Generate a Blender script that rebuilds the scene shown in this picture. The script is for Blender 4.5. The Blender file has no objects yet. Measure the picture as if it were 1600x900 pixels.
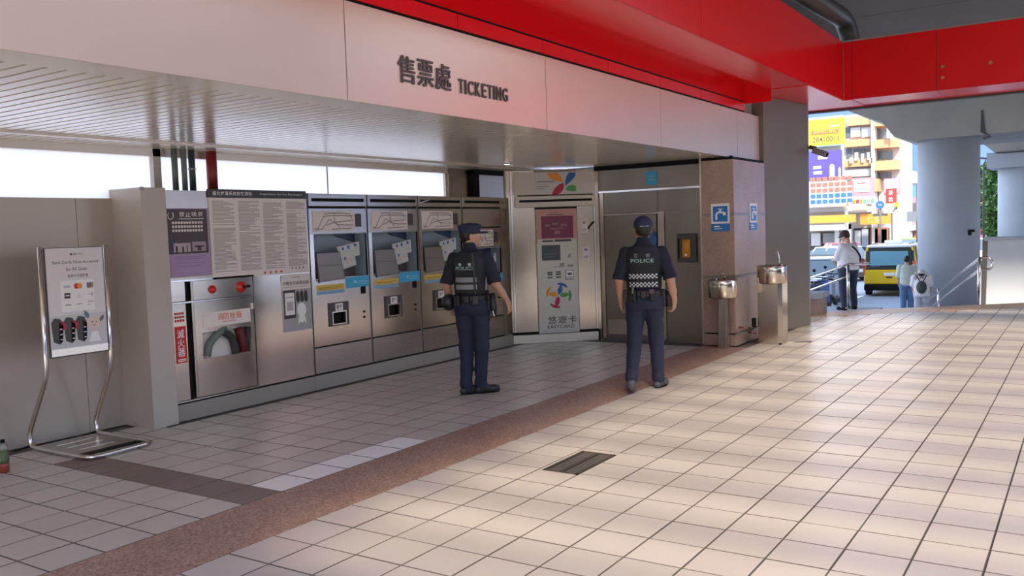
import bpy, bmesh, math, random
import numpy as np
from mathutils import Vector, Matrix
from mathutils.bvhtree import BVHTree
random.seed(7)
rng = np.random.default_rng(7)
scene = bpy.context.scene
C = scene.collection
R = math.radians

# ---------------------------------------------------------------- camera
CAM_H = 1.606
FPX = 1386.0
YAW, PITCH, ROLL = .5807, .0650, -.0338
def cam_basis():
    cy, sy = math.cos(YAW), math.sin(YAW); cp, sp = math.cos(PITCH), math.sin(PITCH)
    cr, sr = math.cos(ROLL), math.sin(ROLL)
    fwd = Vector((-sy*cp, cy*cp, -sp)); right = Vector((cy, sy, 0)); up = right.cross(fwd)
    return cr*right + sr*up, -sr*right + cr*up, fwd
cR, cU, cF = cam_basis()
cam_data = bpy.data.cameras.new('camera')
cam = bpy.data.objects.new('camera', cam_data)
C.objects.link(cam)
cam_data.sensor_fit = 'HORIZONTAL'; cam_data.sensor_width = 36.0
cam_data.lens = 36.0*FPX/1600.0
cam_data.clip_start = .05; cam_data.clip_end = 600
m = Matrix.Identity(4)
for i in range(3):
    m[i][0] = cR[i]; m[i][1] = cU[i]; m[i][2] = -cF[i]
m[0][3], m[1][3], m[2][3] = 0, 0, CAM_H
cam.matrix_world = m
scene.camera = cam
def at(px, py, d):
    """a point of the street at distance d in front of the photographer"""
    v = cF + cR*((px-800)/FPX) - cU*((py-450)/FPX)
    return Vector((0, 0, CAM_H)) + v*d

# ---------------------------------------------------------------- world, sun, exposure
scene.view_settings.view_transform = 'Standard'
scene.view_settings.look = 'None'
scene.view_settings.gamma = 1.0
scene.view_settings.use_curve_mapping = False
scene.view_settings.exposure = 1.2
world = bpy.data.worlds.new('sky'); scene.world = world
world.use_nodes = True
nt = world.node_tree; nt.nodes.clear()
wo = nt.nodes.new('ShaderNodeOutputWorld'); bg = nt.nodes.new('ShaderNodeBackground')
tc = nt.nodes.new('ShaderNodeTexCoord'); sx = nt.nodes.new('ShaderNodeSeparateXYZ')
rp = nt.nodes.new('ShaderNodeValToRGB')
rp.color_ramp.elements[0].position = 0.0; rp.color_ramp.elements[0].color = (.84, .85, .89, 1)
rp.color_ramp.elements[1].position = .5; rp.color_ramp.elements[1].color = (.42, .58, .90, 1)
nt.links.new(tc.outputs['Generated'], sx.inputs[0]); nt.links.new(sx.outputs['Z'], rp.inputs[0])
nt.links.new(rp.outputs[0], bg.inputs['Color']); bg.inputs['Strength'].default_value = 2.0
nt.links.new(bg.outputs[0], wo.inputs[0])
sun_data = bpy.data.lights.new('sun', 'SUN'); sun = bpy.data.objects.new('sun', sun_data); C.objects.link(sun)
sun_data.energy = 4.6; sun_data.angle = R(7.0); sun_data.color = (1, .88, .71)
SUN_TRAVEL = Vector((-.42, .60, -.68)).normalized()
sun.rotation_euler = SUN_TRAVEL.to_track_quat('-Z', 'Y').to_euler()
sun.location = (6, -8, 12)

# ---------------------------------------------------------------- materials
MATS = {}
def mat(name, col, rough=.5, metal=0.0, spec=.5, emit=None, estr=1.0, noise=None, bump=None, coat=0.0, trans=0.0, alpha=1.0, aniso=0.0):
    """noise=(scale, amount, stretch xyz) varies the colour, bump=(scale, strength, stretch xyz)"""
    if name in MATS: return MATS[name]
    m = bpy.data.materials.new(name); m.use_nodes = True
    t = m.node_tree; b = t.nodes['Principled BSDF']
    b.inputs['Base Color'].default_value = (*col, 1); b.inputs['Roughness'].default_value = rough
    b.inputs['Metallic'].default_value = metal; b.inputs['Specular IOR Level'].default_value = spec
    b.inputs['Coat Weight'].default_value = coat; b.inputs['Coat Roughness'].default_value = .08
    b.inputs['Transmission Weight'].default_value = trans; b.inputs['Alpha'].default_value = alpha
    b.inputs['Anisotropic'].default_value = aniso
    if emit:
        b.inputs['Emission Color'].default_value = (*emit, 1); b.inputs['Emission Strength'].default_value = estr
    def tex(sc, st, detail=4):
        c = t.nodes.new('ShaderNodeTexCoord'); mp = t.nodes.new('ShaderNodeMapping'); mp.inputs['Scale'].default_value = st
        n = t.nodes.new('ShaderNodeTexNoise'); n.inputs['Scale'].default_value = sc; n.inputs['Detail'].default_value = detail
        t.links.new(c.outputs['Object'], mp.inputs[0]); t.links.new(mp.outputs[0], n.inputs['Vector']); return n
    if noise:
        n = tex(noise[0], noise[2] if len(noise) > 2 else (1, 1, 1))
        r = t.nodes.new('ShaderNodeValToRGB'); a = noise[1]
        r.color_ramp.elements[0].position = .3; r.color_ramp.elements[1].position = .7
        r.color_ramp.elements[0].color = (*[max(0, c*(1-a)) for c in col], 1)
        r.color_ramp.elements[1].color = (*[min(1, c*(1+a)) for c in col], 1)
        t.links.new(n.outputs['Fac'], r.inputs[0]); t.links.new(r.outputs[0], b.inputs['Base Color'])
    if bump:
        n = tex(bump[0], bump[2] if len(bump) > 2 else (1, 1, 1))
        bp_ = t.nodes.new('ShaderNodeBump'); bp_.inputs['Strength'].default_value = bump[1]; bp_.inputs['Distance'].default_value = .01
        t.links.new(n.outputs['Fac'], bp_.inputs['Height']); t.links.new(bp_.outputs[0], b.inputs['Normal'])
    MATS[name] = m
    return m
def tile_material(name, col, vary, rough, rot=0.0, spec=.5):
    m = bpy.data.materials.new(name); m.use_nodes = True; t = m.node_tree; b = t.nodes['Principled BSDF']
    L = t.links.new
    g = t.nodes.new('ShaderNodeNewGeometry')
    add = t.nodes.new('ShaderNodeVectorMath'); add.operation = 'SUBTRACT'; add.inputs[1].default_value = (-2.5, 4.105, 0)
    dv = t.nodes.new('ShaderNodeVectorMath'); dv.operation = 'SCALE'; dv.inputs[3].default_value = 1/.3
    fl = t.nodes.new('ShaderNodeVectorMath'); fl.operation = 'FLOOR'
    wn = t.nodes.new('ShaderNodeTexWhiteNoise'); wn.noise_dimensions = '2D'
    L(g.outputs['Position'], add.inputs[0]); L(add.outputs[0], dv.inputs[0]); L(dv.outputs[0], fl.inputs[0]); L(fl.outputs[0], wn.inputs['Vector'])
    n = t.nodes.new('ShaderNodeTexNoise'); n.inputs['Scale'].default_value = 5; n.inputs['Detail'].default_value = 6
    L(g.outputs['Position'], n.inputs['Vector'])
    mx = t.nodes.new('ShaderNodeMath'); mx.operation = 'ADD'; L(wn.outputs['Value'], mx.inputs[0]); L(n.outputs['Fac'], mx.inputs[1])
    r = t.nodes.new('ShaderNodeMapRange'); r.inputs[1].default_value = 0; r.inputs[2].default_value = 2
    r.inputs[3].default_value = 1-vary; r.inputs[4].default_value = 1+vary; L(mx.outputs[0], r.inputs[0])
    sc = t.nodes.new('ShaderNodeVectorMath'); sc.operation = 'SCALE'; sc.inputs[0].default_value = col; L(r.outputs[0], sc.inputs[3])
    L(sc.outputs[0], b.inputs['Base Color'])
    n2 = t.nodes.new('ShaderNodeTexNoise'); n2.inputs['Scale'].default_value = 1.3; L(g.outputs['Position'], n2.inputs['Vector'])
    r2 = t.nodes.new('ShaderNodeMapRange'); r2.inputs[3].default_value = rough-.09; r2.inputs[4].default_value = rough+.09
    L(n2.outputs['Fac'], r2.inputs[0]); L(r2.outputs[0], b.inputs['Roughness'])
    b.inputs['Specular IOR Level'].default_value = spec
    bp_ = t.nodes.new('ShaderNodeBump'); bp_.inputs['Strength'].default_value = .12; bp_.inputs['Distance'].default_value = .004
    n3 = t.nodes.new('ShaderNodeTexNoise'); n3.inputs['Scale'].default_value = 90; L(g.outputs['Position'], n3.inputs['Vector'])
    L(n3.outputs['Fac'], bp_.inputs['Height']); L(bp_.outputs[0], b.inputs['Normal'])
    MATS[name] = m; return m
def granite(name, c0, c1, c2, rough, scale=70):
    m = bpy.data.materials.new(name); m.use_nodes = True; t = m.node_tree; b = t.nodes['Principled BSDF']; L = t.links.new
    g = t.nodes.new('ShaderNodeNewGeometry')
    v = t.nodes.new('ShaderNodeTexVoronoi'); v.inputs['Scale'].default_value = scale; L(g.outputs['Position'], v.inputs['Vector'])
    n = t.nodes.new('ShaderNodeTexNoise'); n.inputs['Scale'].default_value = 2.6; n.inputs['Detail'].default_value = 5; L(g.outputs['Position'], n.inputs['Vector'])
    bw = t.nodes.new('ShaderNodeRGBToBW'); L(v.outputs['Color'], bw.inputs[0])
    r = t.nodes.new('ShaderNodeValToRGB'); e = r.color_ramp.elements
    e[0].position = .2; e[0].color = (*c0, 1); e[1].position = .8; e[1].color = (*c2, 1); k = e.new(.5); k.color = (*c1, 1)
    L(bw.outputs[0], r.inputs[0])
    mr = t.nodes.new('ShaderNodeMapRange'); mr.inputs[3].default_value = .75; mr.inputs[4].default_value = 1.2; L(n.outputs['Fac'], mr.inputs[0])
    sc = t.nodes.new('ShaderNodeVectorMath'); sc.operation = 'SCALE'; L(r.outputs[0], sc.inputs[0]); L(mr.outputs[0], sc.inputs[3]); L(sc.outputs[0], b.inputs['Base Color'])
    b.inputs['Roughness'].default_value = rough
    MATS[name] = m; return m

M_TILE = tile_material('beige_floor_tile', (.55, .48, .41), .09, .33, spec=.55)
M_TILE_W = tile_material('white_floor_tile', (.88, .84, .78), .03, .4)
M_TILE_B = tile_material('brown_floor_tile', (.21, .145, .12), .14, .45)
M_GRAN = granite('pink_granite_floor', (.24, .13, .09), (.37, .22, .16), (.47, .31, .24), .42, 90)
M_PILLAR = granite('polished_pink_granite', (.33, .215, .16), (.40, .27, .205), (.46, .325, .25), .34, 160)
M_GROUT = mat('dark_grout', (.14, .11, .09), .9)
M_STEEL = mat('brushed_steel', (.60, .53, .45), .16, 1.0, noise=(3, .05, (1, 1, 1)), bump=(60, .004, (1, 1, 12)), aniso=.3)
M_STEEL2 = mat('brushed_steel_panel', (.50, .445, .38), .24, 1.0, noise=(2, .06), bump=(60, .004, (12, 12, 1)))
M_STEELD = mat('dull_dark_steel', (.30, .27, .235), .42, 1.0, noise=(2, .12))
M_CHROME = mat('polished_steel_tube', (.70, .67, .64), .16, 1.0)
M_ALU = mat('cream_aluminium', (.74, .66, .57), .36, .6)
M_FASCIA = mat('beige_fascia_aluminium', (.72, .575, .46), .30, .45, noise=(.8, .03))
M_PAINT = mat('grey_beige_paint', (.50, .44, .375), .42, .15, noise=(1.2, .05))
M_WALL = mat('warm_grey_wall_panel', (.47, .41, .35), .38, .3, noise=(.9, .06))
M_RED = mat('glossy_red_enamel', (.78, .006, .010), .25, 0, spec=.35, coat=.12)
M_BLACK = mat('black_rubber_and_gap_shade', (.010, .009, .008), .7, spec=.15)  # black parts, and painted shade in slots and joints
M_DARK = mat('dark_recess', (.018, .015, .013), .8, spec=.1)  # near-black standing for shade in recesses; also small dark parts
M_DKGREY = mat('dark_grey_plastic', (.07, .065, .06), .45)
M_WHITE = mat('white_print', (.88, .86, .83), .5)
M_PAPER = mat('off_white_paper', (.80, .75, .70), .6)
M_INK = mat('grey_ink', (.30, .27, .25), .6)
M_INKD = mat('dark_ink', (.06, .05, .055), .6)
M_CONC = mat('bluish_grey_concrete', (.36, .385, .42), .8, noise=(.7, .10), bump=(12, .2))
M_CONCB = mat('brownish_concrete', (.27, .25, .225), .85, noise=(.6, .16), bump=(10, .2))
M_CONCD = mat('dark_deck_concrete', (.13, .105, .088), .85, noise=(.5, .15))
M_BLUE = mat('sign_blue', (.02, .20, .48), .4)
M_CYAN = mat('light_blue_sticker', (.05, .42, .68), .45)
M_YEL = mat('yellow_label', (.72, .50, .08), .5)
M_ORG = mat('orange_print', (.85, .33, .03), .45)
M_REDP = mat('red_print', (.62, .03, .03), .5)
M_CRIM = mat('crimson_print', (.50, .02, .07), .5)
M_GRN = mat('green_print', (.10, .36, .08), .5)
M_DBLUE = mat('deep_blue_print', (.02, .14, .42), .5)
M_LILAC = mat('lilac_print', (.42, .30, .50), .55)
M_PINK = mat('pink_print', (.72, .42, .38), .5)
M_TEAL = mat('blue_grey_recess', (.34, .42, .48), .4)

# ---------------------------------------------------------------- helpers
def mesh_obj(name, verts, faces, material=None, parent=None, smooth=False):
    me = bpy.data.meshes.new(name)
    me.from_pydata([tuple(v) for v in verts], [], [tuple(f) for f in faces]); me.update()
    if material is not None: me.materials.append(material)
    if smooth: me.polygons.foreach_set('use_smooth', [True]*len(me.polygons))
    o = bpy.data.objects.new(name, me); C.objects.link(o)
    if parent is not None: o.parent = parent
    return o
def tag(o, label=None, cat=None, group=None, kind=None):
    if label: o['label'] = label
    if cat: o['category'] = cat
    if group: o['group'] = group
    if kind: o['kind'] = kind
    return o
def thing(name, label, cat, loc=(0, 0, 0), rz=0.0, group=None):
    o = bpy.data.objects.new(name, None); C.objects.link(o); o.location = loc; o.rotation_euler = (0, 0, rz)
    o.empty_display_size = .1
    return tag(o, label, cat, group)
def struct(o, label=None, cat=None):
    o['kind'] = 'structure'
    return tag(o, label, cat)
def frame(name, loc, rz=0.0, label=None, cat=None):
    o = bpy.data.objects.new(name, None); C.objects.link(o); o.location = loc; o.rotation_euler = (0, 0, rz)
    return struct(o, label, cat)
class MB:
    def __init__(s): s.v = []; s.f = []
    def box(s, x0, x1, y0, y1, z0, z1, bev=0.0):
        if bev <= 0:
            n = len(s.v)
            s.v += [(x, y, z) for z in (z0, z1) for y in (y0, y1) for x in (x0, x1)]
            s.f += [[n+i for i in q] for q in ((0, 2, 3, 1), (4, 5, 7, 6), (0, 1, 5, 4), (2, 6, 7, 3), (0, 4, 6, 2), (1, 3, 7, 5))]
        else:
            bm = bmesh.new(); bmesh.ops.create_cube(bm, size=1)
            for v in bm.verts: v.co = ((x0+x1)/2+v.co.x*(x1-x0), (y0+y1)/2+v.co.y*(y1-y0), (z0+z1)/2+v.co.z*(z1-z0))
            bmesh.ops.bevel(bm, geom=list(bm.edges), offset=bev, segments=2, affect='EDGES', profile=.5)
            s.bm(bm)
        return s
    def bm(s, bm):
        n = len(s.v); bm.verts.ensure_lookup_table()
        s.v += [tuple(v.co) for v in bm.verts]; s.f += [[n+v.index for v in f.verts] for f in bm.faces]; bm.free()
        return s
    def prism(s, pts, y0, y1):
        """pts in the local x-z plane, thickness along y"""
        n = len(s.v); k = len(pts)
        s.v += [(p[0], y0, p[1]) for p in pts] + [(p[0], y1, p[1]) for p in pts]
        s.f += [[n+i for i in range(k)], [n+k+i for i in reversed(range(k))]]
        s.f += [[n+i, n+k+i, n+k+(i+1) % k, n+(i+1) % k] for i in range(k)]
        return s
    def plan(s, pts, z0, z1):
        n = len(s.v); k = len(pts)
        s.v += [(p[0], p[1], z0) for p in pts] + [(p[0], p[1], z1) for p in pts]
        s.f += [[n+i for i in reversed(range(k))], [n+k+i for i in range(k)]]
        s.f += [[n+i, n+(i+1) % k, n+k+(i+1) % k, n+k+i] for i in range(k)]
        return s
    def tube(s, pts, r, n=12, cap=True):
        pts = [Vector(p) for p in pts]; rs = r if isinstance(r, (list, tuple)) else [r]*len(pts)
        rings = []; up = None
        for i, p in enumerate(pts):
            d = (pts[min(i+1, len(pts)-1)]-pts[max(i-1, 0)]).normalized()
            if up is None:
                up = Vector((0, 0, 1)) if abs(d.z) < .9 else Vector((1, 0, 0))
            up = (up - d*up.dot(d)).normalized(); sd = d.cross(up)
            b = len(s.v)
            for k in range(n):
                a = 2*math.pi*k/n; s.v.append(tuple(p + (up*math.cos(a)+sd*math.sin(a))*rs[i]))
            rings.append(b)
        for a, b in zip(rings, rings[1:]):
            s.f += [[a+k, a+(k+1) % n, b+(k+1) % n, b+k] for k in range(n)]
        if cap:
            s.f.append([rings[0]+k for k in reversed(range(n))]); s.f.append([rings[-1]+k for k in range(n)])
        return s
    def cyl(s, c, r, h, axis='z', n=24, r2=None):
        c = Vector(c); d = {'x': Vector((1, 0, 0)), 'y': Vector((0, 1, 0)), 'z': Vector((0, 0, 1))}[axis]
        return s.tube([c, c+d*h], [r, r if r2 is None else r2], n)
    def lathe(s, prof, n=24, c=(0, 0, 0)):
        """prof = (radius, z) pairs around a vertical axis"""
        b = len(s.v)
        for r, z in prof:
            for k in range(n):
                a = 2*math.pi*k/n; s.v.append((c[0]+r*math.cos(a), c[1]+r*math.sin(a), c[2]+z))
        for i in range(len(prof)-1):
            for k in range(n):
                s.f.append([b+i*n+k, b+i*n+(k+1) % n, b+(i+1)*n+(k+1) % n, b+(i+1)*n+k])
        s.f.append([b+k for k in reversed(range(n))]); s.f.append([b+(len(prof)-1)*n+k for k in range(n)])
        return s
    def build(s, name, material, parent=None, smooth=False):
        return mesh_obj(name, s.v, s.f, material, parent, smooth)
def bx(parent, name, x0, x1, y0, y1, z0, z1, material, bev=0.0):
    return MB().box(x0, x1, y0, y1, z0, z1, bev).build(name, material, parent)
def fillet(pts, r, n=6):
    """round the corners of a polyline"""
    pts = [Vector(p) for p in pts]; out = [pts[0]]
    for a, b, c in zip(pts, pts[1:], pts[2:]):
        u = (a-b); v = (c-b); rr = min(r, u.length*.49, v.length*.49)
        p, q = b+u.normalized()*rr, b+v.normalized()*rr
        for i in range(n+1):
            t = i/n; out.append(p*(1-t)**2 + b*2*t*(1-t) + q*t*t)
    out.append(pts[-1]); return out
_tc = {}
def text_geo(s):
    if s not in _tc:
        cu = bpy.data.curves.new('t', 'FONT'); cu.body = s; cu.resolution_u = 3; cu.offset = .006
        o = bpy.data.objects.new('t', cu); C.objects.link(o)
        dg = bpy.context.evaluated_depsgraph_get(); dg.update()
        me = bpy.data.meshes.new_from_object(o.evaluated_get(dg), depsgraph=dg)
        v = np.empty(len(me.vertices)*3); me.vertices.foreach_get('co', v); v = v.reshape(-1, 3)
        f = [tuple(p.vertices) for p in me.polygons]
        bpy.data.objects.remove(o); bpy.data.curves.remove(cu); bpy.data.meshes.remove(me)
        _tc[s] = (v[:, :2], f)
    return _tc[s]
def text(parent, s, x0, x1, z0, z1, y, material, name='lettering', keep=False):
    """flat print filling the box x0..x1, z0..z1 on the plane y"""
    v, f = text_geo(s)
    lo, hi = v.min(0), v.max(0); d = np.maximum(hi-lo, 1e-6)
    sx_, sz_ = (x1-x0)/d[0], (z1-z0)/d[1]
    return mesh_obj(name, [(x0+(a-lo[0])*sx_, y, z0+(b-lo[1])*sz_) for a, b in v], f, material, parent)
def poly(parent, name, pts, y, material, th=.002):
    return MB().prism(pts, y-th, y).build(name, material, parent)
def ell(cx, cz, rx, rz, n=20, rot=0.0):
    c, s = math.cos(rot), math.sin(rot)
    return [(cx+rx*math.cos(a)*c-rz*math.sin(a)*s, cz+rx*math.cos(a)*s+rz*math.sin(a)*c) for a in [2*math.pi*k/n for k in range(n)]]
def petal(cx, cz, ang, length, width, n=9):
    """leaf shape starting at cx,cz in direction ang"""
    P = []
    for k in range(n+1):
        t = k/n; P.append((t*length, width*math.sin(math.pi*t**.8)))
    for k in range(n-1, 0, -1):
        t = k/n; P.append((t*length, -width*math.sin(math.pi*t**.8)))
    c, s = math.cos(ang), math.sin(ang)
    return [(cx+x*c-z*s, cz+x*s+z*c) for x, z in P]
def lines(parent, name, rows, y, material):
    """unreadably small printed lines as one print"""
    mb = MB()
    for x0, x1, z, h in rows:
        n = len(mb.v); mb.v += [(x0, y, z), (x1, y, z), (x1, y, z+h), (x0, y, z+h)]; mb.f.append([n, n+1, n+2, n+3])
    o = mb.build(name, material, parent)
    if len(rows) > 1: o['kind'] = 'stuff'
    return o
def copy_tree(o, parent=None):
    c = o.copy(); C.objects.link(c)
    if parent is not None: c.parent = parent
    for ch in list(o.children): copy_tree(ch, c)
    return c

# ================================================================ FLOOR
S = .3
def edge_y(x):   # the paving ends on a slanting line above the steps
    return 15.95 + (x+3.92)*.80
floor_root = MB().box(-7.3, 9, -4, 15.2, -.2, -.012).build('floor', M_GROUT)
struct(floor_root)
# the grout bed beyond, clipped on the slanting edge
MB().plan([(-4.3, 15.2), (9, 15.2), (9, edge_y(9)), (-4.3, edge_y(-4.3))], -.2, -.012).build('mortar_bed', M_GROUT, floor_root)
def tile_mesh(name, m_, g=.0032):
    mb = MB(); a = S/2-g; b = S/2-g-.0022
    mb.v = [(-a, -a, -.012), (a, -a, -.012), (a, a, -.012), (-a, a, -.012), (-a, -a, -.002), (a, -a, -.002), (a, a, -.002), (-a, a, -.002), (-b, -b, 0), (b, -b, 0), (b, b, 0), (-b, b, 0)]
    mb.f = [(0, 1, 5, 4), (1, 2, 6, 5), (2, 3, 7, 6), (3, 0, 4, 7), (4, 5, 9, 8), (5, 6, 10, 9), (6, 7, 11, 10), (7, 4, 8, 11), (8, 9, 10, 11)]
    me = bpy.data.meshes.new(name); me.from_pydata(mb.v, [], mb.f); me.materials.append(m_); me.materials.append(M_GROUT); me.polygons.foreach_set('material_index', [1]*8+[0]); return me, np.array(mb.v), mb.f
tm, tv, tf = tile_mesh('floor_tile', M_TILE)
tmw, tvw, _ = tile_mesh('white_tile', M_TILE_W)
tmb, tvb, _ = tile_mesh('brown_tile', M_TILE_B)
GRATE = (-3.07, -2.80, 4.97, 5.53)
cells = []
def cam_px(x, y, z=0):
    d = Vector((x, y, z-CAM_H)); w_ = d.dot(cF)
    if w_ <= .1: return None
    return 800+FPX*d.dot(cR)/w_, 450-FPX*d.dot(cU)/w_, w_
for i in range(-16, 40):
    for j in range(-20, 62):
        x = -2.5+S*(i+.5); y = 4.105+S*(j+.5)
        if x < -7.1 or (x < -6.82 and y > 4.6): continue
        if -4.3 < x < -3.7 and y < 11.1: continue
        if x < -3.9 and y > 11.2 and x < -3.85: continue
        if x < -3.62 and 11.1 < y < 13.9: continue
        if y > edge_y(x)-.92: continue
        if i == -2 and 3 <= j <= 4: continue
        kind = 'floor_tile'
        if i == -7 and -1 <= j <= 3: kind = 'white_tile'
        if j == -2 and -13 <= i <= -7: kind = 'brown_tile'
        p = cam_px(x, y)
        vis = p is not None and -40 < p[0] < 1640 and p[1] < 940
        area = (FPX/p[2])**2*CAM_H/p[2] if vis else 0
        cells.append((area, kind, x, y))
cells.sort(key=lambda c: -c[0])
nt_ = 0; rest_v = []; rest_f = []
for area, kind, x, y in cells:
    x += random.uniform(-.0008, .0008); dz = random.uniform(-.001, .001)
    if kind != 'floor_tile' or (nt_ < 290 and area > 0):
        o = bpy.data.objects.new(kind, {'floor_tile': tm, 'white_tile': tmw, 'brown_tile': tmb}[kind]); C.objects.link(o)
        o.parent = floor_root; o.location = (x, y, dz)
        if kind == 'floor_tile': nt_ += 1
    else:
        n = len(rest_v)
        rest_v += [(x+a, y+b, dz+c) for a, b, c in tv.tolist()]; rest_f += [[n+k for k in f] for f in tf]
o = mesh_obj('floor_tiles', rest_v, rest_f, M_TILE, floor_root); o['kind'] = 'stuff'; o.data.materials.append(M_GROUT)
o.data.polygons.foreach_set('material_index', ([1]*8+[0])*(len(rest_f)//9))
# pink granite strip: slabs 1.5 m long
y = .805
while y < 11.1:
    y1 = min(y+1.5, 11.1)
    bx(floor_root, 'granite_slab', -4.297, -3.703, y+.003, y1-.003, -.012, 0.0005, M_GRAN, .002); y = y1
# granite border at the head of the steps (slanting)
mb_edge = lambda x0, x1: MB().plan([(x0+.004, edge_y(x0)-1.0), (x1-.004, edge_y(x1)-1.0), (x1-.004, edge_y(x1)), (x0+.004, edge_y(x0))], -.012, .001)
M_BORD = granite('brown_granite_sun_tint', (.48, .25, .12), (.62, .35, .19), (.70, .45, .27), .4, 60)  # brown granite with orange sunlight put into its colour
x = -4.0
while x < 5:
    mb_edge(x, x+.9).build('border_slab', M_BORD, floor_root); x += .9
# steps down to the street
steps = frame('trim_1', (0, 0, 0))
steps['label'] = 'granite steps going down from the hall to the street'
for k in range(6):
    MB().plan([(-4.0, edge_y(-4.0)+.3*k+.02), (5, edge_y(5)+.3*k+.02), (5, edge_y(5)+.3*(k+1)+.02), (-4.0, edge_y(-4.0)+.3*(k+1)+.02)], -1.2, -.17*(k+1)).build('step', M_CONC, steps)

# drain grate
gr = thing('drain_grate', 'small dark metal drain grate let into the beige floor', 'grate', (-2.935, 5.25, 0))
mbg = MB(); 
for a in ((-.135, -.115, -.28, .28), (.115, .135, -.28, .28), (-.135, .135, -.28, -.26), (-.135, .135, .26, .28), (-.01, .01, -.26, .26)): mbg.box(a[0], a[1], a[2], a[3], -.011, .003)
M_GRT = mat('tarnished_brass_grate', (.17, .15, .11), .5, .8)
mbg.build('grate_frame', M_GRT, gr)
bx(gr, 'pit', -.115, .115, -.26, .26, -.0115, -.010, M_DARK)
M_BAR = mat('grate_bar_metal', (.24, .20, .17), .5, .6)
for k in range(10):
    xx = -.105 + .0105 + k*.021
    if abs(xx) > .012: bx(gr, 'bar', xx-.006, xx+.006, -.26, .26, -.008, .001, M_BAR)
# fill strips either side of the grate so the floor closes
bx(floor_root, 'cut_tile', -3.0972, -3.0725, 5.008, 5.602, -.012, 0, M_TILE); bx(floor_root, 'cut_tile', -3.0725, -2.803, 5.535, 5.602, -.012, 0, M_TILE)

# ================================================================ LEFT WALL, WINDOW BAND, SOFFIT
wl = bx(None, 'wall_left', -7.5, -7.17, -5, 4.62, 0, 1.99, M_WALL); struct(wl)
yy = 4.27
while yy > -5:
    y0 = max(yy-1.5, -5)
    bx(wl, 'panel', -7.172, -7.16, y0+.0025, yy-.0025, .004, 2.0, M_WALL); yy -= 1.5
bx(wl, 'panel', -7.172, -7.16, 4.2725, 4.60, .004, 2.0, M_WALL)
pier = bx(None, 'wall_back', -7.5, -6.745, 4.60, 4.845, 0, 2.075, M_PAINT); struct(pier)
bx(pier, 'corner_cap', -6.75, -6.735, 4.597, 4.63, 2.05, 2.079, M_STEELD)

# translucent daylight band above the machines
mg = bpy.data.materials.new('frosted_glass'); mg.use_nodes = True; t = mg.node_tree; t.nodes.clear()
o_ = t.nodes.new('ShaderNodeOutputMaterial'); tr = t.nodes.new('ShaderNodeBsdfTranslucent'); tr.inputs[0].default_value = (.86, .84, .85, 1)
df = t.nodes.new('ShaderNodeBsdfPrincipled'); df.inputs['Base Color'].default_value = (.85, .85, .87, 1); df.inputs['Roughness'].default_value = .3
mx = t.nodes.new('ShaderNodeMixShader'); mx.inputs[0].default_value = .15
em = t.nodes.new('ShaderNodeEmission'); em.inputs[0].default_value = (.93, .92, 1, 1); em.inputs[1].default_value = .06  # slight glow added to the panes to stand for daylight
ad = t.nodes.new('ShaderNodeAddShader')
t.links.new(tr.outputs[0], mx.inputs[1]); t.links.new(df.outputs[0], mx.inputs[2]); t.links.new(mx.outputs[0], ad.inputs[0]); t.links.new(em.outputs[0], ad.inputs[1]); t.links.new(ad.outputs[0], o_.inputs[0])
win = frame('window_1', (-7.19, 0, 0)); 
for a, b in ((-3.0, 1.0), (1.0, 5.02), (5.10, 7.255), (7.265, 9.40)): bx(win, 'pane', -.012, 0, a+.004, b-.004, 1.96, 2.40, mg)
bx(win, 'sill', -.03, -.002, -3, 9.42, 1.93, 1.962, M_STEEL2); bx(win, 'head_rail', -.02, .05, -3, 9.42, 2.385, 2.47, M_ALU)
bx(win, 'mullion', -.02, .05, 5.02, 5.10, 1.95, 2.46, M_PAINT); bx(win, 'mullion', -.014, .004, 7.255, 7.265, 1.96, 2.4, M_STEELD)
bx(win, 'jamb', -.05, .03, 9.40, 9.45, 1.96, 2.44, M_STEEL2)

# steel infill and dark opening right of the window band
infill = bx(None, 'wall_right', -7.4, -7.14, 9.45, 9.92, 1.9, 2.5, M_STEEL2); struct(infill)
bx(infill, 'dark_post', -7.3, -7.08, 9.92, 10.06, 1.9, 2.5, M_BLACK)
bx(infill, 'panel', -7.35, -7.15, 10.06, 11.3, 1.9, 2.5, M_ALU)
bx(infill, 'dark_head', -7.3, -7.06, 9.92, 11.2, 2.39, 2.47, M_BLACK)

# pipes rising behind the cabinets
def pipe(yc, r, col, label, name='pipe', x=-7.06):
    mt = mat(label.split()[0]+'_pipe_paint', col, .45)
    o = MB().tube([(x, yc, 2.062), (x, yc, 2.455)], r, 16).build(name, mt, None, True)
    return tag(o, label, 'pipe')
pipe(5.185, .028, (.14, .16, .15), 'grey-green pipe leftmost above the steel cabinets')
pipe(5.285, .026, (.20, .24, .22), 'pale grey pipe second from the left above cabinets')
o = pipe(5.372, .03, (.05, .06, .07), 'black pipe with a clamp band, between pale grey and red pipes')
MB().tube([(-7.06, 5.372, 2.27), (-7.06, 5.372, 2.285)], .036, 16).build('clamp', M_STEELD, o)
pipe(5.595, .05, (.22, .012, .012), 'dark red fire pipe above the cabinets, thickest of the four')

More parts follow.
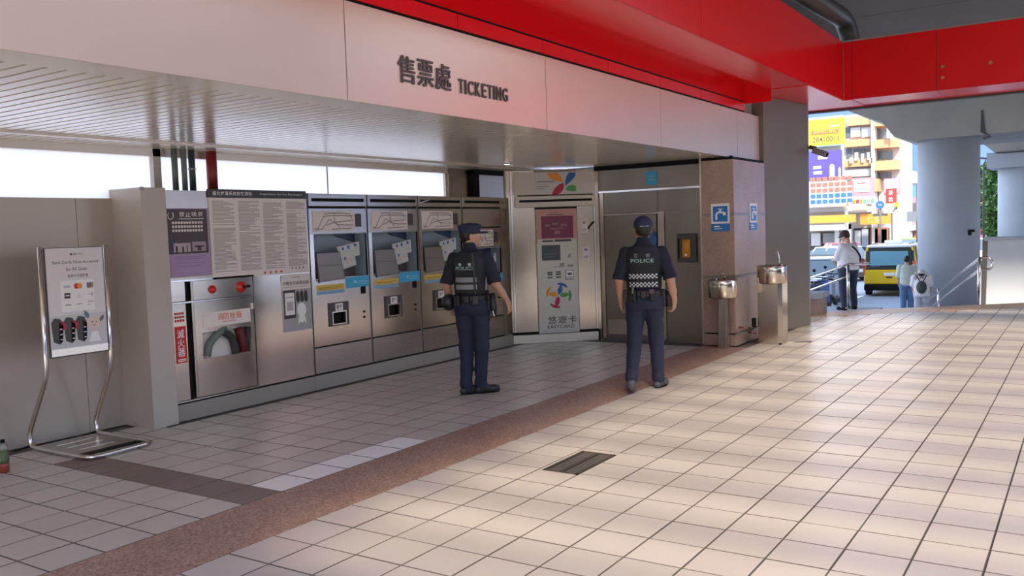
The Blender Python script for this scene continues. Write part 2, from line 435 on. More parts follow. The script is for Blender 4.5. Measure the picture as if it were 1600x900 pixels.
# soffit over the ticket hall: metal strips running away from the fascia
ceil = frame('ceiling', (0, 0, 0))
M_SLAT = mat('cream_ceiling_strip', (.76, .70, .60), .20, .45)
slat = MB(); slat.box(-6.62, -4.19, -.0405, .0405, 2.458, 2.472)
slat_o = slat.build('slat', M_SLAT, ceil); slat_o.location = (0, -1.95, 0)
for k in range(1, 132):
    o = slat_o.copy(); C.objects.link(o); o.location = (0, -1.95+k*.1, 0)
slatb = MB(); slatb.box(-7.14, -6.68, -.0405, .0405, 2.452, 2.466)
sb0 = slatb.build('slat', M_SLAT, ceil); sb0.location = (0, -1.95, 0)
for k in range(1, 132):
    o = sb0.copy(); C.objects.link(o); o.location = (0, -1.95+k*.1, 0)
bx(ceil, 'light_rail', -6.68, -6.62, -2, 11.2, 2.44, 2.47, M_ALU, .004)
yy = 2.89-2.43*2
while yy < 11.4:
    bx(ceil, 'border_panel', -4.19, -3.935, yy+.003, min(yy+2.43, 11.45)-.003, 2.4575, 2.475, M_SLAT); yy += 2.43
bx(ceil, 'backing', -7.3, -3.95, -2.2, 11.6, 2.478, 2.50, M_DARK)  # near-black sheet puts shade into the gaps between strips
bx(ceil, 'dark_edge', -5.9, -3.9, 11.2, 11.26, 2.40, 2.47, M_BLACK)
dl = thing('downlight', 'small round ceiling downlight in the soffit before the card kiosk', 'lamp', (-6.25, 9.5, 2.457))
MB().lathe([(.05, -.012), (.062, -.006), (.062, 0)], 20).build('bezel', M_CHROME, dl, True)
MB().lathe([(.034, -.016), (.04, -.011), (.04, -.002)], 20).build('lens', mat('lamp_lens', (.9, .85, .75), .3, emit=(1, .9, .7), estr=1.5), dl)
# fascia with lettering
fas = bx(None, 'trim_2', -4.0, -3.944, -3, 12.46, 2.47, 3.075, M_DARK); struct(fas, 'beige metal fascia over the ticket hall with raised lettering')
FY = [-3, -.68, 1.75, 4.18, 6.625, 9.04, 11.52, 12.46]
for a, b in zip(FY, FY[1:]): bx(fas, 'panel', -3.944, -3.93, a+.004, b-.004, 2.457, 3.078, M_FASCIA)
bx(fas, 'panel', -4.0, -3.93, 12.462, 12.475, 2.457, 3.078, M_FASCIA)
ff = bpy.data.objects.new('sign_lettering', None); C.objects.link(ff); ff.location = (-3.93, 0, 0); ff.rotation_euler = (0, 0, R(90))
tag(ff, 'dark grey words 售票處 TICKETING standing on the beige fascia', 'lettering')
M_LET = mat('dark_bronze_letter', (.085, .065, .055), .45, .2)
def solid_text(parent, s, x0, x1, z0, z1, th, material, name='letter', n=1, y=0):
    v, f = text_geo(s); lo, hi = v.min(0), v.max(0); d = hi-lo
    V = [(x0+(a-lo[0])*(x1-x0)/d[0], z0+(b-lo[1])*(z1-z0)/d[1]) for a, b in v]; k = len(V)
    verts = [(a, y-th, b) for a, b in V]+[(a, y, b) for a, b in V]; faces = [tuple(q) for q in f]
    from collections import Counter
    e = Counter()
    for q in f:
        for a, b in zip(q, q[1:]+q[:1]): e[(a, b)] += 1
    for (a, b) in e:
        if (b, a) not in e: faces.append((b, a, a+k, b+k))
    return mesh_obj(name, verts, faces, material, parent)
for ch, a, b in (('售', 4.674, 4.851), ('票', 4.880, 5.055), ('處', 5.078, 5.262)):
    solid_text(ff, ch, a, b, 2.63, 2.815, .012, M_LET)
w_ = [.050, .017, .068, .066, .056, .054, .017, .066, .070]; gap = (.65-sum(w_))/8; xx = 5.36
for ch, cw in zip('TICKETING', w_):
    solid_text(ff, ch, xx, xx+cw, 2.63, 2.735, .012, M_LET); xx += cw+gap
bolt = MB()
for yy in (4.30,): bolt.cyl((-3.932, yy, 2.462), .008, .01, 'x', 8)

# ================================================================ RED BEAMS
beam = bx(None, 'trim_3', -3.55, -3.11, -6, 13.85, 3.372, 4.19, M_CONCD); struct(beam, 'glossy red clad beam running along the ticket hall')
SE = [-6, -3.3, 2.4, 8.12, 13.50, 13.62]
for a, b in zip(SE, SE[1:]):
    bx(beam, 'panel', -3.11, -3.10, a+.004, b-.004, 3.36, 4.2, M_RED)
SU = [-6, -3, 0, 3, 6, 9, 11.9]
for a, b in zip(SU, SU[1:]): bx(beam, 'soffit_panel', -3.60, -3.105, a+.003, b-.003, 3.36, 3.372, M_RED)
bx(beam, 'panel', -3.11, -3.10, 13.624, 13.85, 3.36, 4.2, M_RED)
bx(beam, 'soffit_panel', -3.98, -3.105, 11.903, 13.85, 3.352, 3.372, M_RED)
bx(beam, 'cove_top', -4.05, -3.58, -6, 11.9, 3.50, 3.52, M_RED); bx(beam, 'cove_side', -3.60, -3.585, -6, 11.9, 3.372, 3.50, M_RED)
bx(beam, 'cove_end', -4.0, -3.58, 11.88, 11.903, 3.20, 3.50, M_RED)
bx(beam, 'cove_back', -4.05, -3.975, -6, 11.9, 3.235, 3.52, M_RED)
yy = 6.62-1.22*9
while yy < 11.7:
    bx(beam, 'band_panel', -4.0, -3.945, yy+.004, min(yy+1.22, 11.9)-.004, 3.105, 3.215, M_RED); yy += 1.22
bx(beam, 'dark_joint', -4.02, -3.955, -6, 11.9, 3.078, 3.235, M_BLACK)  # darkness of the shadow gap put in as a black strip
bx(beam, 'end_filler', -4.0, -3.60, 11.903, 13.85, 3.06, 3.352, M_RED) if False else None
beam2 = bx(None, 'trim_4', -3.10, 9, 13.865, 14.95, 3.38, 4.18, M_CONCD); struct(beam2, 'glossy red clad cross beam over the way out to the street')
XB = [-3.10, -2.985, -1.85, -.70, .45, 1.6, 2.75, 3.9, 5.05, 6.2, 7.35]
for a, b in zip(XB, XB[1:]): bx(beam2, 'panel', a+.004, b-.004, 13.85, 13.865, 3.36, 4.2, M_RED)
for a, b in zip(XB[1:], XB[2:]): bx(beam2, 'soffit_panel', a+.003, b-.003, 13.855, 14.85, 3.36, 3.38, M_RED)
bx(beam2, 'soffit_panel', -3.98, -2.99, 13.855, 14.85, 3.355, 3.375, M_RED)
bx(beam2, 'drip_edge', -3.98, 9, 14.85, 15.0, 3.33, 3.42, M_DKGREY); bx(beam2, 'coping', -3.1, 9, 13.83, 14.0, 4.2, 4.222, M_CONCB)
for x_, z_ in ((-1.77, 3.68), (-1.77, 3.53), (-1.18, 3.66)):
    MB().cyl((x_, 13.85, z_), .022, -.02, 'y', 12).build('brass_fitting', mat('brass', (.5, .36, .12), .35, .9), beam2)
beam3 = bx(None, 'trim_5', -4.3, -3.56, 11.95, 15.0, 3.375, 4.0, M_CONCD); struct(beam3)

# the deck of the viaduct overhead
LV0 = -.4
deck = frame('ceiling_deck', (0, 0, 0)); deck.name = 'ceiling.001'
for a in range(-3, 26, 4): bx(deck, 'deck_slab', 5.22, 15, a+.01, a+3.99, 5.2, 5.7, M_CONCD)  # unseen slabs added to keep the right-hand side in shade
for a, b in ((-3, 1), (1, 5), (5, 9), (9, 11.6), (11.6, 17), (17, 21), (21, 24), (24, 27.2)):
    bx(deck, 'deck_slab', -9.5, LV0 if b < 13 else (1.0 if b == 17 else 5.2), a+.01, b-.01, 5.2, 5.7, M_CONCD)  # one slab left short so sun reaches the steps
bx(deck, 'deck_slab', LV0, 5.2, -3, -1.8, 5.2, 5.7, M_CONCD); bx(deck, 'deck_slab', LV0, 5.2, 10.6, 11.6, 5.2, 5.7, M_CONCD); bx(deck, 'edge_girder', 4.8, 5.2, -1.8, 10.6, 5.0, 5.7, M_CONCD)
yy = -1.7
while yy < 10.4:   # unseen slats added so sun falls in stripes on the floor
    bx(deck, 'added_sun_slat', LV0, 4.8, yy, yy+.40, 5.2, 5.26, M_CONCD); yy += .78
MB().prism([(-9.5, 5.25), (-9.5, 4.9), (-9.0, 4.6), (-4.7, 4.45), (-4.7, 5.25)], -3, 21).build('girder', M_CONCB, deck)
pd = MB().tube(fillet([(-3.35, 9.0, 4.6), (-3.15, 14.2, 4.6), (-3.05, 14.35, 4.05)], .25), .14, 16).build('downpipe', M_DKGREY, None, True)
tag(pd, 'dark drainage pipe along the red beam top, ending at the beams corner', 'pipe')
# unseen solid box added over the soffit to block light behind the fascia
roof = bx(None, 'wall_light_block', -7.5, -4.02, -3, 14, 2.51, 3.37, M_CONCB); struct(roof); roof.name = 'wall_back.001'

# grey steel clad column right of the fountains
col = bx(None, 'wall_column', -4.34, -3.90, 12.45, 13.89, 0, 3.35, M_CONCB); struct(col, 'grey steel clad column standing right of the tall fountain'); col.name = 'trim_6'
M_PANEL = mat('grey_olive_steel_cladding', (.165, .138, .105), .5, .1, noise=(1.0, .06))
MB().plan([(-4.35, 12.435), (-3.868, 12.435), (-3.625, 13.81), (-4.35, 13.81)], 0, 3.35).build('cladding', M_PANEL, col)
bx(col, 'edge_trim', -3.665, -3.63, 13.81, 13.90, 0, 3.35, M_STEELD); bx(col, 'cladding', -4.35, -3.66, 13.89, 13.905, 0, 3.35, M_PANEL)

# granite pillar
pil = bx(None, 'trim_7', -4.27, -3.875, 11.14, 12.43, 0, 2.455, M_BLACK); struct(pil, 'pink granite clad pillar behind the two drinking fountains')
for z0, z1 in ((0.01, .155), (.175, .89), (.925, 1.70), (1.735, 2.42)):
    bx(pil, 'granite_panel', -4.285, -3.868, 11.125, 11.14, z0, z1, M_PILLAR); bx(pil, 'granite_panel', -3.875, -3.86, 11.14, 12.43, z0, z1, M_PILLAR)
for i, z_ in enumerate((.905, 1.717)):
    bx(pil, 'joint_strip', -4.287, -3.866, 11.123, 11.135, z_-.017, z_+.017, M_STEELD); bx(pil, 'joint_strip', -3.872, -3.858, 11.125, 12.43, z_-.017, z_+.017, M_STEELD)
bx(pil, 'steel_corner', -4.31, -4.285, 11.118, 11.145, 0, 2.455, M_STEEL2)
def tap_sign(name, label, loc, rz, w_=.245, nar=1):
    s = thing(name, label, 'sign', loc, rz)
    bx(s, 'backing', -w_/2, w_/2, -.006, 0, .10, .36, M_WHITE)
    bx(s, 'blue_field', -w_/2*.80, w_/2*.80, -.008, -.006, .125, .325, M_BLUE)
    bx(s, 'blue_plate', -w_/2, w_/2, -.007, 0, 0, .10, M_BLUE)
    k = w_/.245
    mb = MB().tube([(x*k, -.0085, z) for x, z in fillet2([(-.055, .15), (-.055, .235), (.0, .25), (.055, .235)])], .013*k, 8)
    mb.box(-.012*k, .012*k, -.011, -.008, .255, .285); mb.box(-.035*k, .035*k, -.011, -.008, .283, .293); mb.box(.038*k, .075*k, -.011, -.008, .205, .245)
    mb.build('tap_pictogram', M_WHITE, s)
    lines(s, 'print', [(-w_/2*.7, -w_/2*.1, .055, .018), (-w_/2*.7, w_/2*.2, .030, .010)], -.0075, M_WHITE)
    return s
def fillet2(pts):
    return [(p.x, p.z) for p in fillet([(a, 0, b) for a, b in pts], .05, 5)]
tap_sign('drinking_water_sign', 'blue and white tap sign on the front face of granite pillar', (-4.035, 11.123, 1.50), 0)
tap_sign('drinking_water_sign', 'blue and white tap sign on the right side of granite pillar', (-3.858, 11.90, 1.50), R(90), .30)

# ---- drinking fountains
def fountain(label, loc, rz, h, r, pw, tall):
    f = thing('drinking_fountain', label, 'fountain', loc, rz)
    if tall:
        MB().plan([(-.15, -.14), (.11, -.14), (.16, -.09), (.16, .14), (-.15, .14)], 0, h-.15).build('pedestal', M_STEEL, f)
        bx(f, 'kick_recess', -.14, .15, -.13, .13, 0, .02, M_DARK)
    else:
        MB().prism([(-pw/2, 0), (pw/2, 0), (pw/2*.7, h-.2), (-pw/2*.7, h-.2)], -.05, .10).build('pedestal', M_STEEL2, f)
        bx(f, 'front_strip', .045, .065, -.055, -.048, 0, h-.2, M_CHROME)
    mb = MB().lathe([(r*.86, -.24), (r, -.22), (r, -.012), (r*.97, 0), (r*.9, -.004), (r*.55, -.035), (.03, -.045)], 36, (0, 0, h))
    mb.build('bowl', M_STEEL, f, True)
    MB().cyl((0, 0, h-.046), .03, .006, 'z', 16).build('drain', M_DARK, f)
    if tall: MB().tube(fillet([(.10, .0, h-.03), (.10, .0, h+.07), (.085, .0, h+.16), (.075, .0, h+.2)], .03), .010, 10).build('spout', M_CHROME, f, True)
    else: MB().tube(fillet([(.0, .06, h-.03), (.0, .06, h+.055), (.0, .0, h+.075)], .02), .011, 10).build('spout', M_CHROME, f, True)
    b = MB().cyl((-.08 if not tall else .14, -.02, h-.03), .014, .045, 'z', 12).build('push_button', M_CHROME, f)
    return f
fountain('low steel drinking fountain on a narrow post before the granite pillar', (-3.97, 10.98, 0), 0, .885, .185, .11, False)
fountain('tall steel drinking fountain with a broad pedestal beside the granite pillar', (-3.53, 11.62, 0), 0, 1.03, .19, .3, True)
pb = thing('water_pipes', 'small pipe valves low on the pillar between both fountains', 'pipe', (-3.84, 11.45, .08))
MB().tube(fillet([(-.02, -.35, .10), (.05, -.35, .10), (.05, .10, .10), (.12, .10, .10)], .03), .013, 10).build('pipe', M_STEELD, pb, True)
MB().tube(fillet([(-.02, -.2, .16), (.06, -.2, .16), (.06, .05, .06), (.12, .08, .06)], .03), .012, 10).build('pipe', mat('copper', (.35, .17, .1), .4, .8), pb, True)
bx(pb, 'valve', .03, .07, .0, .05, .06, .14, M_DKGREY, .006); bx(pb, 'valve_box', .10, .15, -.05, .0, .15, .27, M_BLACK, .006)
MB().tube([(.3, .16, -.072), (.75, .40, -.072)], .012, 8).build('hose', M_STEELD, pb, True)

# ---- steel door wall
dw = frame('door_1', (-5.87, 11.25, 0)); 
bx(dw, 'back', 0, 1.58, .02, .12, 0, 2.44, M_STEELD)
bx(dw, 'transom_panel', .0, 1.57, .0, .02, 2.11, 2.40, M_STEELD); bx(dw, 'rail', .0, 1.57, -.012, .0, 2.085, 2.11, M_CHROME)
M_DOORS = mat('dull_steel_door', (.26, .235, .20), .34, .9, noise=(1.5, .1))
bx(dw, 'fixed_panel', .07, .90, .004, .02, 1.79, 2.08, M_DOORS); bx(dw, 'fixed_panel', .93, 1.555, .004, .02, 1.79, 2.08, M_DOORS)
bx(dw, 'rail', .07, .99, -.008, .0, 1.765, 1.782, M_STEEL2); bx(dw, 'rail', 1.06, 1.555, -.004, .004, 1.762, 1.778, M_STEELD)
dr = bx(dw, 'door', .09, .885, -.002, .02, .07, 1.755, M_DOORS)
bx(dr, 'kick_plate', .11, .86, -.006, -.002, .09, .30, M_STEEL2); bx(dw, 'door_edge', .885, .905, -.01, .02, .0, 1.765, M_BLACK)
bx(dr, 'handle', .80, .84, -.05, -.002, .95, 1.0, M_CHROME, .004)
bx(dw, 'frame_post', .03, .085, -.02, .02, 0, 2.09, M_STEEL2); bx(dw, 'frame_post', .905, 1.00, -.012, .02, 0, 1.79, M_STEEL2)
bx(dw, 'wall_panel', 1.01, 1.555, -.004, .02, 1.06, 1.76, M_DOORS); bx(dw, 'wall_panel', 1.01, 1.555, -.004, .02, .02, 1.05, M_DOORS)
bx(dw, 'frame_post', 1.555, 1.585, -.03, .02, 0, 2.42, M_STEELD)
st = thing('blue_sticker', 'small light blue square sticker above the steel door', 'sticker', (-5.04, 11.247, 2.25))
bx(st, 'plate', -.08, .08, -.006, 0, -.09, .09, M_CYAN); lines(st, 'print', [(-.05, .05, .02, .012), (-.05, .05, -.03, .012)], -.0065, M_TEAL)
st = thing('blue_notice', 'round blue notice on the steel door behind the right officer', 'notice', (-5.10, 11.242, 1.38))
poly(st, 'disc', ell(0, 0, .17, .17, 28), 0, mat('muted_blue', (.03, .09, .22), .45)); poly(st, 'ring', ell(.02, .02, .10, .10, 24), -.003, mat('muted_blue2', (.05, .14, .30), .45))
ph = thing('emergency_phone', 'dark framed orange emergency intercom box on the dull steel wall', 'intercom', (-4.54, 11.246, 1.29))
bx(ph, 'frame', -.135, .135, -.06, 0, -.19, .19, M_DKGREY, .012); bx(ph, 'panel', -.055, .055, -.07, -.055, -.125, .115, mat('orange_handset_panel', (.62, .24, .02), .4), .01)
bx(ph, 'handset', -.03, .03, -.085, -.065, -.03, .09, mat('orange_handset', (.72, .30, .03), .35), .008); MB().cyl((0, -.068, -.09), .018, -.008, 'y', 14).build('button', M_PAPER, ph)
bx(ph, 'hinge', -.115, -.095, -.066, -.055, -.13, .13, M_BLACK)

# ================================================================ CARD KIOSK WALL (turned about 42 degrees)
KA = math.atan2(.86, .94)
kw = frame('wall_kiosk', (-6.84, 10.36, 0), KA); kw.name = 'wall_front'
bx(kw, 'backing', -.02, 1.36, .03, .10, 0, 2.44, M_STEELD)
for a, b in ((.0, .05), (.055, .085), (.09, .395), (1.0, 1.235), (1.24, 1.265), (1.27, 1.36)):
    bx(kw, 'steel_panel', a, b, .0 if b-a > .04 else -.006, .03, .165, 2.43, M_STEEL if b-a > .04 else M_CHROME)
bx(kw, 'plinth', .03, 1.262, -.03, .03, .002, .125, M_ALU, .004); bx(kw, 'shadow_gap', .0, 1.27, -.002, .03, .127, .16, M_BLACK); bx(kw, 'plinth_end', 1.262, 1.29, -.03, .03, 0, .15, M_BLACK)  # shade of the gap put in as a black strip
bx(kw, 'joint', -.02, 1.36, -.003, .0, 2.07, 2.075, M_STEEL2)
hd = thing('kiosk_header', 'white header panel with petal logo above the card kiosk', 'sign', (-6.84, 10.36, 0), KA)
M_CREAM = mat('cream_panel', (.66, .60, .52), .4)
bx(hd, 'panel', .107, 1.262, -.035, 0, 2.085, 2.40, M_CREAM, .003)
bx(hd, 'sticker', .39, .975, -.037, -.035, 2.10, 2.39, mat('pale_sticker', (.62, .60, .58), .45))
def kp(X, Y): return (.107+(X/9.41-12)/108.7, 2.369-(Y/9.41+250-272)/112)
def kpoly(name, P, m_): poly(hd, name, [kp(*p) for p in P], -.037, m_)
kpoly('orange_petal', [(600, 190), (630, 260), (700, 300), (800, 322), (828, 325), (822, 280), (770, 215), (740, 185)], M_ORG)
kpoly('blue_petal', [(915, 190), (880, 240), (855, 330), (862, 382), (900, 350), (960, 300), (1005, 250), (1015, 190)], M_DBLUE)
kpoly('red_petal', [(830, 335), (770, 360), (690, 430), (660, 500), (665, 535), (780, 490), (830, 430), (840, 380)], M_CRIM)
kpoly('green_petal', [(858, 430), (900, 385), (960, 370), (1015, 385), (1015, 465), (940, 465), (880, 448)], M_GRN)
lines(hd, 'print', [(kp(440, 0)[0], kp(700, 0)[0], kp(0, 325)[1], .018), (kp(440, 0)[0], kp(620, 0)[0], kp(0, 390)[1], .008), (kp(440, 0)[0], kp(560, 0)[0], kp(0, 420)[1], .008)], -.0375, M_INK)
sl = thing('kiosk_air_slot', 'cream slotted grille strip under the petal logo header', 'vent', (-6.84, 10.36, 0), KA)
bx(sl, 'housing', .115, 1.262, -.05, 0, 1.915, 2.07, M_CREAM, .006); bx(sl, 'slot', .17, 1.21, -.052, -.045, 1.985, 2.018, M_BLACK); bx(sl, 'gap', .16, 1.23, -.04, -.03, 2.066, 2.084, M_DARK)
ki = thing('card_kiosk', 'tall white card kiosk panel with pink top and small screens', 'kiosk', (-6.84, 10.36, 0), KA)
M_KW = mat('kiosk_white', (.66, .63, .54), .35)
bx(ki, 'body', .40, .985, -.035, .0, .135, 1.885, M_KW, .005)
bx(ki, 'pink_top', .402, .983, -.037, -.035, 1.40, 1.88, mat('kiosk_pink', (.60, .30, .26), .4)); bx(ki, 'dark_cap', .395, .99, -.045, 0, 1.886, 1.905, M_BLACK)
bx(ki, 'white_front', .415, .975, -.038, -.037, .15, 1.46, M_KW)
s1 = bx(ki, 'screen', .475, .93, -.041, -.037, 1.475, 1.785, mat('maroon_screen', (.10, .012, .03), .2, emit=(.25, .02, .07), estr=.05))
text(s1, '停止服務', .55, .84, 1.60, 1.69, -.0415, mat('screen_text', (.3, .16, .2), .5)) if False else lines(s1, 'print', [(.53, .60, 1.64, .03), (.62, .72, 1.66, .03), (.75, .84, 1.64, .03), (.60, .78, 1.60, .02), (.66, .74, 1.53, .05)], -.0415, mat('screen_text', (.32, .16, .20), .5))
lines(ki, 'print', [(.48, .64, 1.425, .022), (.66, .90, 1.425, .030), (.55, .80, 1.80, .010), (.60, .72, 1.835, .006)], -.0385, M_INKD)
s2 = bx(ki, 'small_screen', .470, .735, -.041, -.037, 1.165, 1.38, mat('dim_screen', (.055, .075, .085), .2)); lines(s2, 'print', [(.50, .70, 1.25, .01), (.50, .66, 1.21, .008)], -.0415, mat('dim_text', (.12, .16, .16), .5))
MB().tube([(.85, -.038, 1.19), (.86, -.038, 1.24), (.885, -.038, 1.25), (.86, -.038, 1.20), (.90, -.038, 1.20)], .006, 6).build('walking_figure', M_INK, ki)
lines(ki, 'print', [(.62, .79, 1.065, .010), (.72, .79, 1.08, .04), (.83, .92, 1.065, .028), (.80, .86, 1.40-.04, .006)], -.0385, M_INK)
for a in (.54, .66): lines(ki, 'banknote_mark', [(a, a+.075, .985, .02), (a, a+.075, .955, .02), (a, a+.075, .915, .018)], -.0385, M_INKD)
bx(ki, 'coin_box', .80, .915, -.042, -.037, .88, 1.02, M_INK); bx(ki, 'coin_label', .812, .905, -.044, -.041, .90, 1.01, M_WHITE)
lines(ki, 'print', [(.83, .89, .95, .03), (.82, .90, .915, .01)], -.0445, M_INKD)
# four-leaf arrow emblem
cx, cz = .695, .665
for ang, m_, ln in ((75, M_DBLUE, .15), (165, M_ORG, .15), (255, M_CRIM, .17), (5, M_GRN, .15)):
    a = R(ang); poly(ki, 'emblem_petal', petal(cx+.012*math.cos(a), cz+.012*math.sin(a), a, ln, .034), -.038, m_)
    mb = MB(); 
    arc = [(cx+(.165)*math.cos(a+R(d)), -.0385, cz+.165*math.sin(a+R(d))) for d in range(-34, 26, 6)]
    mb.tube(arc, [.006, .012, .016, .018, .018, .018, .018, .016, .012, .006], 6); mb.build('emblem_arc', m_, ki)
for i, ch in enumerate('悠遊卡'): text(ki, ch, .53+i*.145, .655+i*.145, .265, .375, -.0385, M_INKD)
text(ki, 'EASYCARD', .52, .91, .20, .25, -.0385, M_INKD)
bx(ki, 'base_line', .42, .97, -.0385, -.037, .165, .172, M_TEAL)
for i, (x0, z0, w_, h_, lb) in enumerate(((1.05, 1.53, .10, .20, 'small white label with dark heart mark on steel beside kiosk'), (1.06, 1.15, .11, .20, 'small white label with arrow mark, lower on steel beside kiosk'))):
    n_ = thing('wall_label', lb, 'label', (-6.84, 10.36, 0), KA); bx(n_, 'card', x0, x0+w_, -.004, 0, z0, z0+h_, M_PAPER)
    lines(n_, 'print', [(x0+.03, x0+w_-.03, z0+h_-.07, .035), (x0+.02, x0+w_-.02, z0+.05, .008), (x0+.02, x0+w_-.03, z0+.03, .008)], -.0045, M_INK)
hk = thing('wall_hook', 'black slanting hook fixed beside the white label', 'hook', (-6.84, 10.36, 0), KA)
MB().tube([(1.155, -.01, 1.60), (1.235, -.05, 1.69)], .009, 8).build('arm', M_BLACK, hk, True); bx(hk, 'plate', 1.15, 1.175, -.012, 0, 1.585, 1.615, M_BLACK)

# ================================================================ FIRE CABINET, NOTICE BOARDS (frame: X along the wall, Y into it)
WX = -6.80
def wall_thing(name, label, cat, y0, group=None): return thing(name, label, cat, (WX, y0, 0), R(90), group)
M_PLN = mat('warm_grey_plinth', (.36, .315, .27), .45, .2)
plinth = frame('baseboard_left', (WX, 0, 0), R(90))
for a, b in ((4.847, 6.55), (6.55, 8.35), (8.35, 10.33)): bx(plinth, 'plinth_panel', a+.002, b-.002, -.006, .3, 0, .150, M_PLN)
bx(plinth, 'shadow_gap', 4.85, 10.33, .004, .28, .150, .166, M_DARK)

fc = wall_thing('fire_cabinet', 'steel fire hose cabinet with a window showing the hoses', 'cabinet', 4.85)
bx(fc, 'housing', 0, .955, .06, .36, .166, 2.06, M_STEELD)
bx(fc, 'top_panel', .002, .952, .0, .06, 1.262, 2.06, M_STEEL2)
bx(fc, 'side_stile', .0, .015, -.006, .06, .166, 1.262, M_STEEL2); bx(fc, 'right_stile', .945, .955, -.004, .06, .166, 1.262, M_STEELD)
bx(fc, 'rail', .0, .955, -.008, .06, 1.246, 1.262, M_CHROME); bx(fc, 'rail', .0, .955, -.008, .06, 1.052, 1.066, M_CHROME); bx(fc, 'rail', .0, .955, -.008, .06, .166, .178, M_CHROME)
bx(fc, 'small_panel', .03, .175, .0, .02, 1.072, 1.244, M_STEEL)
bx(fc, 'open_gap', .178, .232, .03, .05, .178, 1.246, M_DARK)
alarm = bx(fc, 'alarm_panel', .262, .942, .0, .02, 1.070, 1.242, M_STEEL)
M_REDL = mat('red_lamp_plastic', (.55, .02, .02), .18, emit=(1, .05, .03), estr=.02)
for x_, r_, lb in ((.468, .034, 'alarm_button'), (.80, .047, 'alarm_lamp')):
    MB().lathe([(r_*1.12, 0), (r_*1.12, .008), (r_*.95, .014), (r_*.8, .03), (r_*.4, .042), (.002, .046)], 24).build(lb, M_REDL, alarm, True)
    o = alarm.children[-1]; o.rotation_euler = (R(90), 0, 0); o.location = (x_, 0, 1.155)
MB().cyl((.80, -.046, 1.155), .018, -.006, 'y', 14).build('lamp_centre', M_DARK, alarm)
MB().cyl((.890, 0, 1.155), .014, -.014, 'y', 14).build('socket', M_BLACK, alarm)
ed = bx(fc, 'extinguisher_door', .02, .172, .0, .02, .182, 1.048, M_STEEL)
bx(ed, 'red_label', .045, .160, -.003, 0, .522, .85, M_REDP)
for i, ch in enumerate('滅火器'): text(ed, ch, .065, .140, .745-i*.083, .822-i*.083, -.0035, M_WHITE)
for i in range(3):
    for k in range(4): lines(ed, 'print', [(.053+k*.026, .072+k*.026, .955-i*.032, .020)], -.0035, M_REDP) if i+k == 0 else None
lines(ed, 'print', [(.053+k*.026, .072+k*.026, .955-i*.032, .020) for i in range(3) for k in range(4)], -.0025, M_REDP)
lines(ed, 'print', [(.060, .145, .550, .008), (.060, .145, .535, .008)], -.0036, M_WHITE)
hdoor = MB()
x0, x1, z0, z1 = .262, .938, .184, 1.048; wx0, wx1, wz0, wz1 = .335, .880, .525, .77
hdoor.box(x0, x1, 0, .02, z0, wz0); hdoor.box(x0, x1, 0, .02, wz1, z1); hdoor.box(x0, wx0, 0, .02, wz0, wz1); hdoor.box(wx1, x1, 0, .02, wz0, wz1)
hdoor = hdoor.build('hose_door', M_STEEL, fc); bx(fc, 'door_edge', .235, .258, -.002, .02, .182, 1.242, M_STEEL2)
bx(hdoor, 'label', .345, .895, -.003, 0, .812, .945, mat('cream_label', (.86, .78, .70), .5))
M_VERM = mat('vermilion_print', (.70, .10, .02), .5)
for i, ch in enumerate('消防栓箱'): text(hdoor, ch, .505+i*.072, .572+i*.072, .862, .928, -.0035, M_VERM)
text(hdoor, 'FIRE HYDRANT', .565, .73, .838, .853, -.0035, M_REDP)
bx(hdoor, 'window_frame', wx0-.012, wx1+.012, -.004, 0, wz1, wz1+.012, M_CHROME)
bx(hdoor, 'inside_back', wx0-.02, wx1+.02, .05, .058, wz0-.02, wz1+.02, M_PAPER)
hose = lambda pts, col, r=.05: MB().tube(fillet(pts, .06), r, 10).build('hose', col, hdoor, True)
M_HG = mat('grey_green_hose', (.16, .18, .155), .7); M_HD = mat('dark_hose', (.035, .035, .035), .7); M_HR = mat('dark_red_hose', (.13, .012, .015), .6)
hose([(.37, .0, .545), (.40, .0, .66), (.52, .0, .75), (.60, .01, .77)], M_HG, .035); hose([(.56, .005, .755), (.66, .0, .70), (.69, .0, .60), (.70, .0, .53)], M_HD, .037)
hose([(.75, .005, .765), (.78, .0, .66), (.80, .0, .54)], M_HR, .045); hose([(.86, .005, .765), (.845, .0, .66), (.82, .0, .54)], M_HD, .028)
bx(hdoor, 'latch', .905, .925, -.02, 0, .93, .99, M_PAPER, .004)

bp_ = wall_thing('blank_cabinet', 'plain steel cabinet front between fire cabinet and first machine', 'cabinet', 5.805)
bx(bp_, 'housing', 0, .748, .02, .36, .166, 2.06, M_STEELD); bx(bp_, 'front', .004, .744, 0, .02, .168, 2.058, M_STEEL)

po = wall_thing('no_smoking_poster', 'dark notice with lilac lower half at the left of the boards', 'poster', 4.85)
bx(po, 'panel', .025, .47, -.006, -.001, 1.285, 1.90, mat('lilac_grey_paper', (.40, .33, .40), .5))
bx(po, 'dark_field', .027, .450, -.0075, -.006, 1.495, 1.893, mat('poster_charcoal', (.075, .062, .07), .5))
bx(po, 'lilac_field', .035, .465, -.0075, -.006, 1.295, 1.485, M_LILAC)
for i, ch in enumerate('禁止吸菸'): text(po, ch, .155+i*.066, .210+i*.066, 1.825, 1.868, -.0085, M_PAPER)
MB().tube([(.065+.028*math.cos(a), -.0085, 1.835+.032*math.sin(a)) for a in np.linspace(2.2, 7.2, 12)]+[(.095, -.0085, 1.855)], .004, 6).build('emblem', M_PAPER, po)
lines(po, 'print', [(.15, .41, 1.803, .006)]+[(.075+k*.030, .097+k*.030, z_, .020) for z_ in (1.762, 1.727, 1.692) for k in range(11)], -.0085, M_PAPER)
